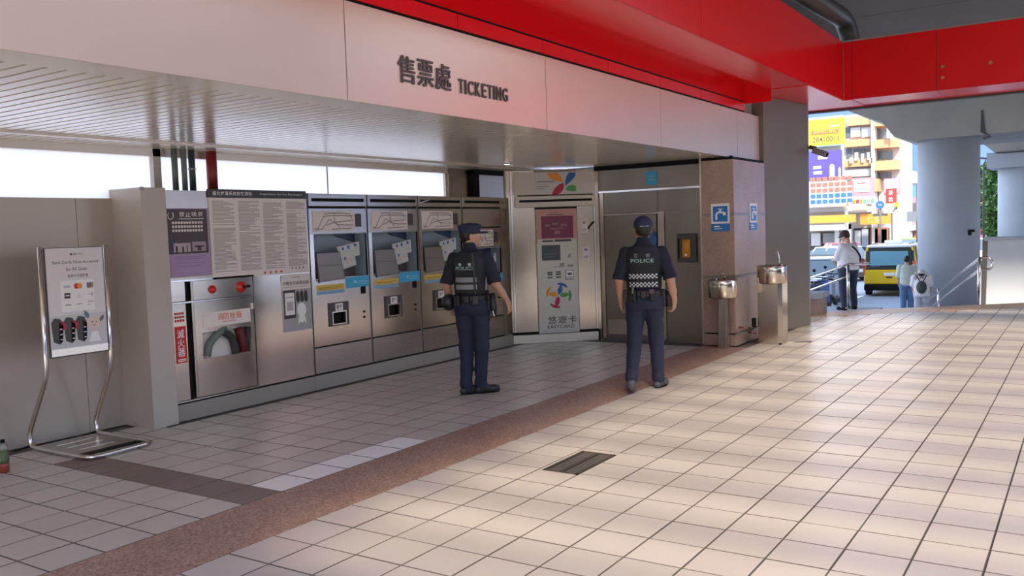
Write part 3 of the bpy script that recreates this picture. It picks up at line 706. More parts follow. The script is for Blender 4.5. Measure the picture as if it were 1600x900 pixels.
bx(po, 'picture', .08, .255, -.009, -.0075, 1.51, 1.59, mat('photo_pale', (.48, .40, .44), .5)); bx(po, 'picture', .275, .42, -.009, -.0075, 1.515, 1.60, mat('photo_mid', (.36, .30, .34), .5))
lines(po, 'print', [(.10, .12, 1.51, .055), (.165, .185, 1.51, .05), (.215, .225, 1.51, .06), (.30, .40, 1.55, .015), (.33, .37, 1.52, .03)], -.0095, M_INKD)
lines(po, 'print', [(.09, .42, 1.465, .004), (.10, .38, 1.448, .004), (.10, .40, 1.41, .004), (.10, .36, 1.38, .004)], -.0085, mat('lilac_ink', (.22, .14, .30), .6))

nb = wall_thing('regulations_board', 'wide regulations board of four text columns under dark header', 'board', 5.315)
bx(nb, 'header', 0, 1.222, -.010, -.001, 2.0, 2.078, mat('header_charcoal', (.06, .055, .055), .5))
bx(nb, 'sheet', .012, 1.218, -.008, -.001, 1.245, 1.998, M_PAPER)
for i, ch in enumerate('臺北捷運系統旅客須知'): text(nb, ch, .06+i*.046, .101+i*.046, 2.022, 2.058, -.0105, M_WHITE)
text(nb, 'Regulations for the Passengers', .62, 1.17, 2.030, 2.048, -.0105, M_WHITE)
rows = []
for c_ in range(4):
    xa = .045+c_*.30; z_ = 1.965
    while z_ > 1.30:
        if random.random() > .07: rows.append((xa, xa+random.choice((.13, .20, .24, .255, .255)), z_, .0058))
        z_ -= .0115
lines(nb, 'print', rows, -.0085, mat('body_text_ink', (.36, .33, .315), .6))
lines(nb, 'footer_marks', [(.62+k*.07, .645+k*.07, 1.262, .02) for k in range(4)], -.0085, M_REDP)
lines(nb, 'footer_marks', [(.98+k*.05, .995+k*.05, 1.29, .016) for k in range(4)], -.0085, M_INKD)
qp = wall_thing('mobile_payment_poster', 'pale poster of a phone and ticket gates on the blank cabinet', 'poster', 5.805)
bx(qp, 'sheet', .345, .742, -.005, -.001, .655, 1.235, M_PAPER); bx(qp, 'lower_field', .347, .740, -.0055, -.005, .657, 1.08, mat('grey_field', (.42, .40, .395), .55))
for i, ch in enumerate('行動支付掃碼搭乘'): text(qp, ch, .36+i*.045, .400+i*.045, 1.125, 1.163, -.0065, M_INKD)
lines(qp, 'print', [(.48, .60, 1.20, .006), (.37, .70, 1.103, .004)], -.0062, M_INK)
bx(qp, 'phone', .365, .520, -.008, -.0055, .79, 1.075, M_INKD); bx(qp, 'phone_screen', .380, .505, -.009, -.008, .825, 1.05, M_WHITE); lines(qp, 'print', [(.395, .49, 1.0, .01), (.40, .485, .87, .09)], -.0095, mat('grey_patch', (.48, .46, .46), .6))
for k in range(3): poly(qp, 'gate_picture', [(.535+k*.055, .955), (.53+k*.055, 1.03), (.548+k*.055, 1.065), (.575+k*.055, 1.05), (.582+k*.055, .97), (.565+k*.055, .94)], -.0055, M_INKD, .0015)
poly(qp, 'round_figure', ell(.60, .865, .062, .075), -.0072, M_WHITE, .001); poly(qp, 'figure_body', [(.56, .80), (.64, .80), (.66, .72), (.63, .745), (.60, .735), (.57, .745), (.54, .72)], -.0071, M_WHITE, .001)

# ================================================================ TICKET MACHINES
M_MAPINK = mat('map_line_ink', (.40, .36, .36), .6)
def ticket_machine(y0, label, w_=.893, low=0.0):
    """low: how far the map and the recess sit lower than usual"""
    t = thing('ticket_machine', label, 'ticket machine', (WX, y0, 0), R(90), 'ticket vending machines along the wall')
    rt, rb, rl, rr = 1.628-low, 1.16-low*.6, .075, .872      # recess opening
    hb = MB(); hb.box(0, w_, .26, .36, .166, 2.06); hb.box(0, .012, 0, .26, .166, 2.06); hb.box(w_-.012, w_, 0, .26, .166, 2.06); hb.box(.012, w_-.012, .02, .26, rt+.0, 2.06)
    hb.build('housing', M_STEELD, t)
    bx(t, 'seam', .0, .008, -.004, .02, .166, 2.06, M_DKGREY)
    h_ = bx(t, 'header', .012, w_-.004, -.010, .02, 1.925, 2.055, M_STEEL2, .004)
    bx(h_, 'slot', .055, w_-.045, -.012, .0, 1.975, 2.010, M_BLACK)
    bx(t, 'gap', .012, w_-.004, .006, .02, 1.905, 1.923, M_BLACK)
    if low:
        bx(t, 'blank_panel', .012, w_-.012, 0, .02, 1.915-low, 1.903, M_STEEL2); bx(t, 'gap', .012, w_-.012, .006, .02, 1.900-low, 1.915-low, M_BLACK)
    tp = bx(t, 'top_panel', .014, w_-.012, 0, .02, rt+.008, 1.900-low, M_STEEL2)
    mp = bx(tp, 'route_map', (.07 if not low else .30), (.695 if not low else .69), -.006, -.0, rt+.030, 1.885-low-.01, M_PAPER)
    x0 = .07 if not low else .30; x1 = .695 if not low else .69; z0 = rt+.03; z1 = 1.875-low
    W_ = x1-x0; H_ = z1-z0
    mb = MB()
    for pts in ([(.03, .15), (.10, .15), (.25, .75), (.45, .78), (.62, .78), (.95, .75)], [(.05, .1), (.2, .12), (.38, .6), (.55, .35), (.75, .3), (.95, .3)], [(.5, .92), (.5, .5), (.62, .2)], [(.25, .88), (.6, .9), (.88, .85), (.95, .5)], [(.3, .3), (.5, .45), (.9, .52)], [(.42, .1), (.6, .12), (.9, .14)]):
        mb.tube([(x0+a*W_, -.0065, z0+b*H_) for a, b in pts], .006, 4)
    mb.build('map_lines', M_MAPINK, mp)
    bx(tp, 'display', .708, .800, -.004, 0, rt+.075, 1.845-low, M_DKGREY)
    # service door with the recess above it
    dm = MB(); dz0, dz1 = .452, rb-.0
    ox0, ox1, oz0, oz1 = .285, .475, .670, .790
    dm.box(.014, ox0, 0, .02, dz0, dz1); dm.box(ox1, w_-.014, 0, .02, dz0, dz1); dm.box(ox0, ox1, 0, .02, dz0, oz0); dm.box(ox0, ox1, 0, .02, oz1, dz1)
    dm.box(.014, rl, 0, .02, dz1, rt+.006); dm.box(rr, w_-.014, 0, .02, dz1, rt+.006)
    d_ = dm.build('front_door', M_STEEL, t)
    tr = MB(); tr.box(.238, ox0, -.014, 0, .645, .897); tr.box(ox1, .530, -.014, 0, .645, .897); tr.box(ox0, ox1, -.014, 0, .645, oz0); tr.box(ox0, ox1, -.014, 0, oz1, .897)
    tr.build('ticket_tray', M_DKGREY, d_); 
    rim = MB(); rim.box(ox0-.012, ox0, -.020, -.014, oz0-.012, oz1+.012); rim.box(ox1, ox1+.012, -.020, -.014, oz0-.012, oz1+.012); rim.box(ox0, ox1, -.020, -.014, oz0-.012, oz0); rim.box(ox0, ox1, -.020, -.014, oz1, oz1+.012)
    rim.build('tray_rim', M_CHROME, d_); bx(d_, 'tray_back', ox0, ox1, .05, .06, oz0, oz1, M_DARK)
    bx(d_, 'tray_icon', .325, .440, -.016, -.014, .803, .885, M_PAPER); lines(d_, 'print', [(.345, .375, .825, .045), (.385, .42, .845, .02)], -.0165, M_INK)
    for z_ in (.757, .697): MB().cyl((.785, 0, z_), .013, -.008, 'y', 12).build('lock', M_DARK, d_)
    bx(d_, 'coin_slot', .755, .815, -.012, 0, .958, 1.040, M_BLACK, .004)
    bx(t, 'gap', .012, w_-.004, .006, .02, .437, .452, M_BLACK)
    lp = bx(t, 'lower_panel', .014, w_-.012, 0, .02, .170, .436, M_STEEL2)
    vm = MB()
    for r_ in range(3):
        for k in range(6): vm.box(.135+k*.112, .195+k*.112, -.004, 0, .235+r_*.05, .243+r_*.05)
    vm.build('vent_louvres', M_STEEL, lp)
    # recess lining
    rc = MB(); rc.box(rl, rr, .20, .21, rb-.01, rt); rc.box(rl-.004, rl, .0, .2, rb-.01, rt); rc.box(rr, rr+.004, .0, .2, rb-.01, rt); rc.box(rl, rr, .0, .2, rt, rt+.006)
    rc = rc.build('recess', M_TEAL, t)
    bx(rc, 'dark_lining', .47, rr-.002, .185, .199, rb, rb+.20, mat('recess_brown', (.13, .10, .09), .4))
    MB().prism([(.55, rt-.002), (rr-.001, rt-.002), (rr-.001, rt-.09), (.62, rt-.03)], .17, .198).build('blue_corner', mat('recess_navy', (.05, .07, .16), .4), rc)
    bx(rc, 'sill', rl, rr, .0, .2, rb-.02, rb-.008, M_STEELD)
    # screen leaning in the left of the recess
    k_ = (rt-rb)/.468
    pts = [(.080, rt-.185*k_), (.435, rt-.188*k_), (.510, rb-.025), (.110, rb-.040)]
    sc = MB().prism(pts, -.006, .10).build('screen_box', M_DKGREY, t)
    q = [(.094, rt-.198*k_), (.428, rt-.20*k_), (.495, rb-.008), (.122, rb-.022)]
    MB().prism(q, -.010, -.006).build('touch_screen', mat('grey_screen_painted_sheen', (.26, .235, .21), .25, .2), sc)  # screen reflections put into its lighter grey colour
    MB().prism([(.118, rb-.030), (.505, rb-.014), (.507, rb-.024), (.118, rb-.040)], -.014, -.006).build('screen_lip', M_STEEL2, sc)
    MB().prism([(.10, rt-.32*k_), (.462, rt-.33*k_), (.464, rt-.336*k_), (.102, rt-.326*k_)], -.0112, -.0098).build('painted_glare_line', M_DKGREY, sc)  # glare edge drawn as a thin dark strip
    # instruction paper hanging crooked
    pp = MB().prism([(.425, rt-.140*k_), (.775, rt-.088*k_), (.778, rt-.240*k_), (.70, rt-.25*k_), (.72, rt-.345*k_), (.505, rt-.385*k_)], .02, .023).build('instruction_paper', mat('bluish_paper', (.60, .63, .62), .55), t)
    lines(pp, 'print', [(.50, .53, rt-.175*k_, .03), (.585, .62, rt-.165*k_, .035), (.69, .73, rt-.14*k_, .03), (.53, .56, rt-.29*k_, .035)], .0195, M_DBLUE)
    lines(pp, 'print', [(.545, .60, rt-.325*k_, .05), (.63, .66, rt-.30*k_, .03)], .0194, mat('cream_patch', (.62, .56, .46), .5))
    # labels on the door
    bx(t, 'blue_label', .512, .885, -.003, 0, 1.035-low*.5+.0, 1.155-low*.5, M_CYAN if not low else M_CYAN)
    bl = t.children[-1]; lines(bl, 'print', [(.64, .68, 1.085-low*.5, .03), (.70, .86, 1.095-low*.5, .008), (.70, .84, 1.07-low*.5, .006)], -.0035, mat('pale_cyan', (.35, .62, .78), .5))
    bx(t, 'yellow_label', .08, .492, -.003, 0, 1.035-low*.5, 1.095-low*.5, M_YEL); bx(t, 'blue_strip', .082, .490, -.0028, 0, .995-low*.5, 1.033-low*.5, mat('sky_blue_strip', (.22, .42, .58), .5))
    lines(t, 'print', [(.11, .45, 1.06-low*.5, .008), (.11, .38, 1.045-low*.5, .006)], -.0035, mat('olive_ink', (.35, .25, .05), .6))
    return t
ticket_machine(6.555, 'ticket machine nearest the regulations board, first of the four')
ticket_machine(7.452, 'second ticket machine from the regulations board, wholly in view')
m3_ = ticket_machine(8.349, 'third ticket machine, just left of the left officer, partly hidden')
m4_ = ticket_machine(9.246, 'last ticket machine with lower map, behind the left officer', low=.25)
# a bright stuck tape on the header of the third machine
tp_ = wall_thing('tape_strip', 'short slanting strip of clear tape on third machine header', 'tape', 8.349)
MB().prism([(.03, 1.965), (.22, 2.005), (.22, 2.012), (.03, 1.977)], -.016, -.0135).build('tape', M_WHITE, tp_)
ep = bx(None, 'trim_8', -7.1, -6.80, 10.142, 10.345, .0, 2.055, M_STEEL2); struct(ep)

# ================================================================ CARD SIGN STAND (left)
ss = thing('sign_stand', 'leaning tubular steel stand with a card acceptance notice', 'sign stand', (-6.66, 4.0, 0))

mb = MB()
loop = fillet([(-6.735, 3.70, 1.60), (-6.75, 3.70, .60), (-7.03, 3.68, .12), (-7.0, 3.68, .022), (-6.215, 3.69, .022), (-6.24, 4.24, .022), (-7.0, 4.24, .022), (-7.03, 4.24, .12), (-6.75, 4.24, .60), (-6.735, 4.24, 1.60)], .09, 7)
loc = Vector((6.66, -4.0, 0))
mb.tube([p+loc for p in loop], .019, 14).build('tube_frame', M_CHROME, ss, True)
bx(ss, 'base_plate', -.33, .24, -.30, .225, .014, .026, M_STEEL2); bx(ss, 'dark_slot', .245, .30, -.29, .215, .008, .016, M_BLACK)
pl_ = bx(ss, 'plate_strip', .30, .405, -.29, .215, .006, .012, mat('grey_floor_plate', (.40, .36, .34), .5))
for k in range(3): bx(ss, 'slot', -.20+k*.15, -.185+k*.15, -.2, .10, .0262, .0275, M_CHROME)
for y_ in (-.32, .235): MB().tube([(-.37, y_, .03), (-.40, y_-.10, .008)], .009, 8).build('foot_peg', M_BLACK, ss)
bd = bx(ss, 'board', -.072, -.062, -.275, .215, .735, 1.59, M_DKGREY)
fr = bpy.data.objects.new('notice', None)
# printed notice: built in a frame facing +x, X along +y
def sbx(name, a, b, z0, z1, th, m_): return bx(ss, name, -.062, -.062+th, a-4.0, b-4.0, z0, z1, m_)
M_NOT = mat('notice_white', (.74, .71, .71), .4); M_NOTG = mat('notice_grey', (.62, .60, .61), .4)
sbx('notice_sheet', 3.735, 4.205, .80, 1.585, .003, M_NOT); sbx('bottom_rim', 3.735, 4.205, .745, .80, .004, M_CHROME)
ns = thing('card_notice', 'notice sheet with card marks and cartoon figure on the leaning stand', 'notice', (-6.66-.059+.001, 3.735, 0), R(90))
def cbx(name, a, b, z0, z1, m_, th=.002, base=0.0): return bx(ns, name, a, b, -base-th, -base, z0, z1, m_)
cbx('sheet', .003, .467, .805, 1.583, M_NOT); cbx('lower_field', .003, .467, .807, 1.06, M_NOTG, .001, .002)
cbx('card_panel', .10, .375, 1.085, 1.33, M_WHITE, .002, .002)
T = lambda s_, a, b, z0, z1, m_=M_INKD, y_=-.0045: text(ns, s_, a, b, z0, z1, y_, m_)
poly(ns, 'mark', ell(.205, 1.535, .010, .010, 6), -.0025, M_INKD, .001); T('METRO', .222, .305, 1.529, 1.541, y_=-.0026)
T('Bank Cards Now Accepted', .05, .425, 1.455, 1.485, y_=-.0026); T('for All Gates', .155, .33, 1.405, 1.432, y_=-.0026); T('信用卡可搭捷運', .165, .335, 1.352, 1.378, y_=-.0026)
T('VISA', .125, .185, 1.272, 1.293, M_DBLUE)
poly(ns, 'red_disc', ell(.232, 1.283, .022, .022), -.004, M_REDP, .001); poly(ns, 'orange_disc', ell(.258, 1.283, .022, .022), -.0045, M_ORG, .001)
for k, m_ in enumerate((M_DBLUE, M_REDP, M_GRN)): cbx('mark', .318+k*.018, .334+k*.018, 1.262, 1.305, m_, .001, .004)
cbx('mark', .128, .175, 1.19, 1.232, M_INKD, .001, .004); lines(ns, 'print', [(.135, .168, 1.208, .008)], -.0055, M_WHITE)
poly(ns, 'mark', [(.225, 1.19), (.27, 1.19), (.247, 1.225)], -.004, M_PAPER, .001)
lines(ns, 'print', [(.32, .37, 1.21, .004), (.355, .36, 1.19, .04), (.13, .18, 1.135, .008), (.225, .27, 1.137, .006), (.315, .37, 1.15, .005), (.315, .34, 1.128, .005)], -.0045, M_INK)
for k in range(3):
    a = .02+k*.098
    poly(ns, 'gate_picture', [(a, .86), (a-.012, 1.01), (a+.015, 1.045), (a+.065, 1.035), (a+.083, .985), (a+.075, .86), (a+.05, .835)], -.003, M_DKGREY, .001)
    poly(ns, 'gate_front', [(a+.045, .85), (a+.052, 1.01), (a+.083, .985), (a+.075, .86)], -.004, M_BLACK, .001)
    if k: poly(ns, 'gate_flap', [(a-.03, .95), (a-.025, 1.02), (a+.012, .99), (a+.01, .945)], -.004, M_CRIM, .001)
    lines(ns, 'print', [(a+.055, a+.072, z_, .008) for z_ in (.87, .91, .95)], -.0055, M_WHITE)
poly(ns, 'round_figure', ell(.36, .975, .055, .06), -.003, mat('figure_cream', (.72, .60, .50), .5), .001); poly(ns, 'figure_body', [(.31, .83), (.335, .91), (.385, .91), (.41, .83)], -.003, M_WHITE, .001)
poly(ns, 'ear', petal(.315, 1.02, R(115), .075, .018), -.0032, mat('slate_blue', (.12, .22, .30), .5), .001); poly(ns, 'ear', petal(.41, .985, R(55), .065, .016), -.0032, mat('slate_grey', (.16, .18, .17), .5), .001)
lines(ns, 'print', [(.338, .35, .985, .008), (.372, .382, .982, .008), (.35, .368, .958, .006)], -.0045, M_INKD)

# bottle on the floor at the left edge
bo = thing('drink_bottle', 'small plastic drink bottle with green label on the floor', 'bottle', (-6.50, 3.215, 0))
MB().lathe([(.026, .0), (.034, .004), (.034, .055), (.033, .07)], 20).build('tea', mat('red_tea', (.30, .05, .03), .1, coat=.5), bo, True)
MB().lathe([(.0345, .07), (.035, .10), (.0345, .165)], 20).build('label', mat('green_label', (.09, .13, .06), .4), bo, True)
MB().lathe([(.033, .165), (.028, .19), (.015, .212), (.0125, .218)], 20).build('neck', mat('clear_plastic', (.5, .52, .45), .1, trans=.6), bo, True)
MB().lathe([(.015, .216), (.0155, .238), (.013, .24)], 16).build('cap', M_BLACK, bo, True)
lines(bo, 'print', [(-.01, .02, .09, .03)], -.0352, M_WHITE)

# ================================================================ PEOPLE
class Field:
    """a signed distance volume meshed with surface nets"""
    def __init__(s, lo, hi, h):
        s.h = h; s.lo = np.array(lo, float); s.n = np.ceil((np.array(hi)-s.lo)/h).astype(int)+1
        s.v = np.full(tuple(s.n), 10.0, np.float32)
    def grid(s, lo, hi):
        a = np.clip(np.floor((np.array(lo)-s.lo)/s.h).astype(int), 0, s.n); b = np.clip(np.ceil((np.array(hi)-s.lo)/s.h).astype(int)+1, 0, s.n)
        sl = tuple(slice(i, j) for i, j in zip(a, b))
        ax = [s.lo[k]+s.h*np.arange(a[k], b[k], dtype=np.float32) for k in range(3)]
        return sl, np.meshgrid(*ax, indexing='ij')
    def put(s, sl, d, k, sub=False):
        cur = s.v[sl]
        if sub: s.v[sl] = np.maximum(cur, -d); return
        if k <= 0: s.v[sl] = np.minimum(cur, d); return
        hh = np.clip(.5+.5*(cur-d)/k, 0, 1); hh = np.where(cur > 5, 0, hh)
        s.v[sl] = np.where(cur > 5, d, cur*(1-hh)+d*hh-k*hh*(1-hh))
    def cone(s, a, b, r1, r2, k=.02, fy=1.0, sub=False):
        a = np.array(a, float); b = np.array(b, float); R_ = max(r1, r2)*max(1, 1/fy)+.05
        sl, (X, Y, Z) = s.grid(np.minimum(a, b)-R_, np.maximum(a, b)+R_)
        if X.size == 0: return s
        d = b-a; d2 = d.copy(); L = (d*d).sum()+1e-9
        t = np.clip(((X-a[0])*d[0]+(Y-a[1])*d[1]+(Z-a[2])*d[2])/L, 0, 1)
        q = np.sqrt((X-a[0]-t*d[0])**2+((Y-a[1]-t*d[1])*fy)**2+(Z-a[2]-t*d[2])**2)-(r1+t*(r2-r1))
        s.put(sl, q, k, sub); return s
    def chain(s, pts, rs, k=.02, fy=1.0):
        for i in range(len(pts)-1): s.cone(pts[i], pts[i+1], rs[i], rs[i+1], k, fy)
        return s
    def ell(s, c, r, k=.02, sub=False, rot=None):
        c = np.array(c, float); r = np.array(r, float); R_ = r.max()+.05
        sl, (X, Y, Z) = s.grid(c-R_, c+R_)
        if X.size == 0: return s
        P = [X-c[0], Y-c[1], Z-c[2]]
        if rot is not None:
            M_ = np.array(rot.to_matrix().transposed()) if hasattr(rot, 'to_matrix') else rot
            P = [M_[i][0]*P[0]+M_[i][1]*P[1]+M_[i][2]*P[2] for i in range(3)]
        k0 = np.sqrt(sum((P[i]/r[i])**2 for i in range(3))); k1 = np.sqrt(sum((P[i]/r[i]**2)**2 for i in range(3)))+1e-6
        s.put(sl, k0*(k0-1)/k1, k, sub); return s
    def prof(s, rows, k=.02, infl=0.0, cap=True, pw=2.3):
        """rows = (z, cx, cy, rx, ry): stacked rounded cross-sections"""
        rows = sorted(rows); A = np.array(rows); m_ = A[:, 3:].max()+infl+.05
        lo = [A[:, 1].min()-m_, A[:, 2].min()-m_, A[0, 0]-.03]; hi = [A[:, 1].max()+m_, A[:, 2].max()+m_, A[-1, 0]+.03]
        sl, (X, Y, Z) = s.grid(lo, hi)
        z = Z[0, 0, :]; I = [np.interp(z, A[:, 0], A[:, i]) for i in (1, 2, 3, 4)]
        rx, ry = I[2]+infl, I[3]+infl
        d = ((np.abs((X-I[0])/rx)**pw+np.abs((Y-I[1])/ry)**pw+1e-9)**(1/pw)-1)*np.minimum(rx, ry)
        if cap: d = np.maximum(d, np.maximum(A[0, 0]-Z, Z-A[-1, 0]))
        s.put(sl, d, k); return s
    def wrinkle(s, amp, f, seed=0):
        sl, (X, Y, Z) = s.grid(s.lo, s.lo+s.n*s.h)
        X = X[:, :1, :1]; Y = Y[:1, :, :1]; Z = Z[:1, :1, :]
        s.v += (amp*(np.sin(f*(Z+.35*X)+seed)*np.cos(f*.6*(Y+X)+2*seed)+.6*np.sin(f*1.7*(Z-.5*Y)+f*X*.7+seed))).astype(np.float32)
        return s
    def cut(s, fn):
        sl, G = s.grid(s.lo, s.lo+s.n*s.h); s.v = np.maximum(s.v, fn(*G).astype(np.float32)[tuple(slice(0, n) for n in s.v.shape)]); return s
    def mesh(s, name, material, parent=None):
        v = s.v; ins = v < 0; n = v.shape
        # cells holding a surface
        cnt = np.zeros(tuple(k-1 for k in n), np.int8)
        for c in ((a, b, d) for a in (0, 1) for b in (0, 1) for d in (0, 1)):
            cnt += ins[c[0]:n[0]-1+c[0], c[1]:n[1]-1+c[1], c[2]:n[2]-1+c[2]]
        act = (cnt > 0) & (cnt < 8); idx = np.full(act.shape, -1, np.int64); cells_ = np.argwhere(act); idx[act] = np.arange(len(cells_))
        acc = np.zeros((len(cells_), 3)); num = np.zeros(len(cells_))
        I = cells_
        for ax in range(3):
            for o1 in (0, 1):
                for o2 in (0, 1):
                    off = [0, 0, 0]; oth = [k for k in range(3) if k != ax]; off[oth[0]] = o1; off[oth[1]] = o2
                    p = I+off; q = p.copy(); q[:, ax] += 1
                    a = v[p[:, 0], p[:, 1], p[:, 2]]; b = v[q[:, 0], q[:, 1], q[:, 2]]; cr = (a < 0) != (b < 0)
                    t = np.where(cr, a/(a-b+1e-12), 0)
                    pt = np.array(off, float)[None].repeat(len(I), 0); pt[:, ax] += t
                    acc += pt*cr[:, None]; num += cr
        V = s.lo+(I+acc/num[:, None])*s.h
        F = []
        for ax in range(3):
            u, w = [(1, 2), (2, 0), (0, 1)][ax]
            a = np.take(ins, range(0, n[ax]-1), ax); b = np.take(ins, range(1, n[ax]), ax)
            E_ = np.argwhere(a != b); E_ = E_[(E_[:, u] > 0) & (E_[:, w] > 0) & (E_[:, u] < n[u]-1) & (E_[:, w] < n[w]-1)]
            flip = a[E_[:, 0], E_[:, 1], E_[:, 2]]
            def at_(du, dw):
                p = E_.copy(); p[:, u] -= du; p[:, w] -= dw; return idx[p[:, 0], p[:, 1], p[:, 2]]
            q = np.stack([at_(1, 1), at_(0, 1), at_(0, 0), at_(1, 0)], 1)
            q[~flip] = q[~flip][:, ::-1]; F.append(q)
        F = np.concatenate(F); F = F[(F >= 0).all(1)]
        return mesh_obj(name, V.tolist(), F.tolist(), material, parent, True)

def bvh_of(o): return BVHTree.FromPolygons([tuple(v.co) for v in o.data.vertices], [tuple(p.vertices) for p in o.data.polygons])
def drape(o, bvh, off=.003, d=(0, 1, 0), start=-.6):
    """press a flat print (x, z) onto the back of a garment"""
    for v in o.data.vertices:
        hit = bvh.ray_cast(Vector((v.co.x, start, v.co.z)), Vector(d))
        if hit[0] is not None: v.co = hit[0]-Vector(d)*off
        else: v.co.y = -.1
def grid_quad(x0, x1, z0, z1, nx, nz):
    V = [(x0+(x1-x0)*i/nx, 0, z0+(z1-z0)*j/nz) for j in range(nz+1) for i in range(nx+1)]
    return V, [(j*(nx+1)+i, j*(nx+1)+i+1, (j+1)*(nx+1)+i+1, (j+1)*(nx+1)+i) for j in range(nz) for i in range(nx)]
def add_hand(F, wrist, d, palm_n, r=1.0, curl=.5, side=1, k=.006):
    """wrist position, direction of the hand, palm normal; thumb leaves on the 'side'"""
    w_ = Vector(wrist); d = Vector(d).normalized(); n = Vector(palm_n).normalized(); n = (n-d*n.dot(d)).normalized(); s_ = d.cross(n)*side
    c = w_+d*.045*r
    F.cone(w_, w_+d*.03*r, .024*r, .026*r, .015)
    for t in (-1.2, -.4, .4, 1.2):
        F.cone(w_+d*.015*r+s_*t*.010*r, w_+d*.082*r+s_*t*.018*r, .015*r, .013*r, .010)
    for i, (t, L) in enumerate(((1.5, .068), (.5, .078), (-.5, .072), (-1.5, .056))):
        b = w_+d*.085*r+s_*t*.0185*r
        a1 = curl*.7; a2 = curl*1.6; L *= r
        u1 = d*math.cos(a1)+n*math.sin(a1); u2 = d*math.cos(a2)+n*math.sin(a2); u3 = d*math.cos(a2*1.35)+n*math.sin(a2*1.35)
        p1 = b+u1*L*.5; p2 = p1+u2*L*.32; p3 = p2+u3*L*.24
        F.cone(b, p1, .0098*r, .0088*r, k); F.cone(p1, p2, .0088*r, .0080*r, k*.5); F.cone(p2, p3, .0080*r, .0068*r, k*.5)
    tb = w_+d*.022*r+s_*.022*r+n*.006
    t1 = tb+(d*.55+s_*.75+n*.25).normalized()*.038*r; t2 = t1+(d*.9+s_*.25+n*.35).normalized()*.030*r; t3 = t2+(d*.95+n*.35).normalized()*.02*r
    F.cone(tb, t1, .014*r, .012*r, k); F.cone(t1, t2, .0115*r, .0100*r, k*.5); F.cone(t2, t3, .0100*r, .0082*r, k*.5)
M_SKIN = mat('skin', (.50, .27, .17), .5, noise=(9, .06)); M_NAVY = mat('navy_trouser_cloth', (.018, .021, .045), .8, noise=(20, .12), bump=(150, .1))
M_NAVYD = mat('dark_navy_shirt_cloth', (.010, .012, .022), .8, noise=(20, .12), bump=(150, .1)); M_VEST = mat('black_vest_cloth', (.013, .013, .017), .75, bump=(120, .15))
M_CAPN = mat('navy_cap_cloth', (.018, .022, .055), .75, bump=(140, .1)); M_HAIR = mat('black_hair', (.012, .009, .008), .5, bump=(90, .4, (1, 1, .2)))
M_BELT = mat('black_belt_leather', (.012, .011, .011), .38); M_SHOE = mat('black_shoe', (.02, .019, .02), .42); M_SHOEG = mat('dark_grey_trainer', (.075, .075, .085), .6, noise=(30, .2))
M_REFL = mat('silver_reflective_tape', (.24, .245, .25), .4, .2); M_TXT = mat('reflective_lettering', (.36, .50, .50), .4)
M_EYE = mat('eye_white', (.7, .68, .65), .3); M_LIP = mat('lip', (.40, .17, .14), .5)

def head(F, c, yaw, tilt=0.0):
    """head centred on c, looking towards yaw (0 = local +y, positive turns left)"""
    q = Matrix.Rotation(yaw, 3, 'Z') @ Matrix.Rotation(tilt, 3, 'X')
    P = lambda x, y, z: Vector(c)+q @ Vector((x, y, z)); rt = np.array(q.transposed())
    F.ell(P(0, -.012, .025), (.078, .092, .095), .02, rot=rt)
    F.ell(P(0, .018, -.035), (.060, .070, .075), .03, rot=rt)      # face and jaw
    F.ell(P(0, .055, -.085), (.028, .026, .022), .02, rot=rt)      # chin
    F.cone(P(0, .088, .0), P(0, .108, -.035), .009, .015, .012)    # nose
    F.ell(P(0, .078, .020), (.048, .014, .010), .012, rot=rt)      # brow
    F.ell(P(.034, .070, -.030), (.020, .018, .018), .015, rot=rt); F.ell(P(-.034, .070, -.030), (.020, .018, .018), .015, rot=rt)
    F.ell(P(0, .080, -.062), (.022, .012, .009), .008, rot=rt)     # mouth
    for s_ in (-1, 1):
        F.ell(P(s_*.079, -.005, -.010), (.010, .020, .032), .006, rot=rt)
        F.ell(P(s_*.030, .090, .004), (.014, .010, .008), .004, sub=True, rot=rt)
    return P, q
def face_bits(root, P, q):
    for s_ in (-1, 1):
        e = MB().lathe([(.001, -.011), (.008, -.008), (.011, 0), (.008, .008), (.001, .011)], 12).build('eye', M_EYE, root, True); e.location = P(s_*.030, .074, .003)
        i_ = MB().lathe([(.0055, -.001), (.0055, .001)], 10).build('iris', M_INKD, e); i_.rotation_euler = (R(90), 0, math.atan2(q[1][0], q[0][0])); i_.location = q @ Vector((0, .0108, 0))
    m_ = MB().box(-.018, .018, .0895, .0915, -.0635, -.0605).build('mouth', M_LIP, root)
    for v in m_.data.vertices: v.co = P(*v.co)

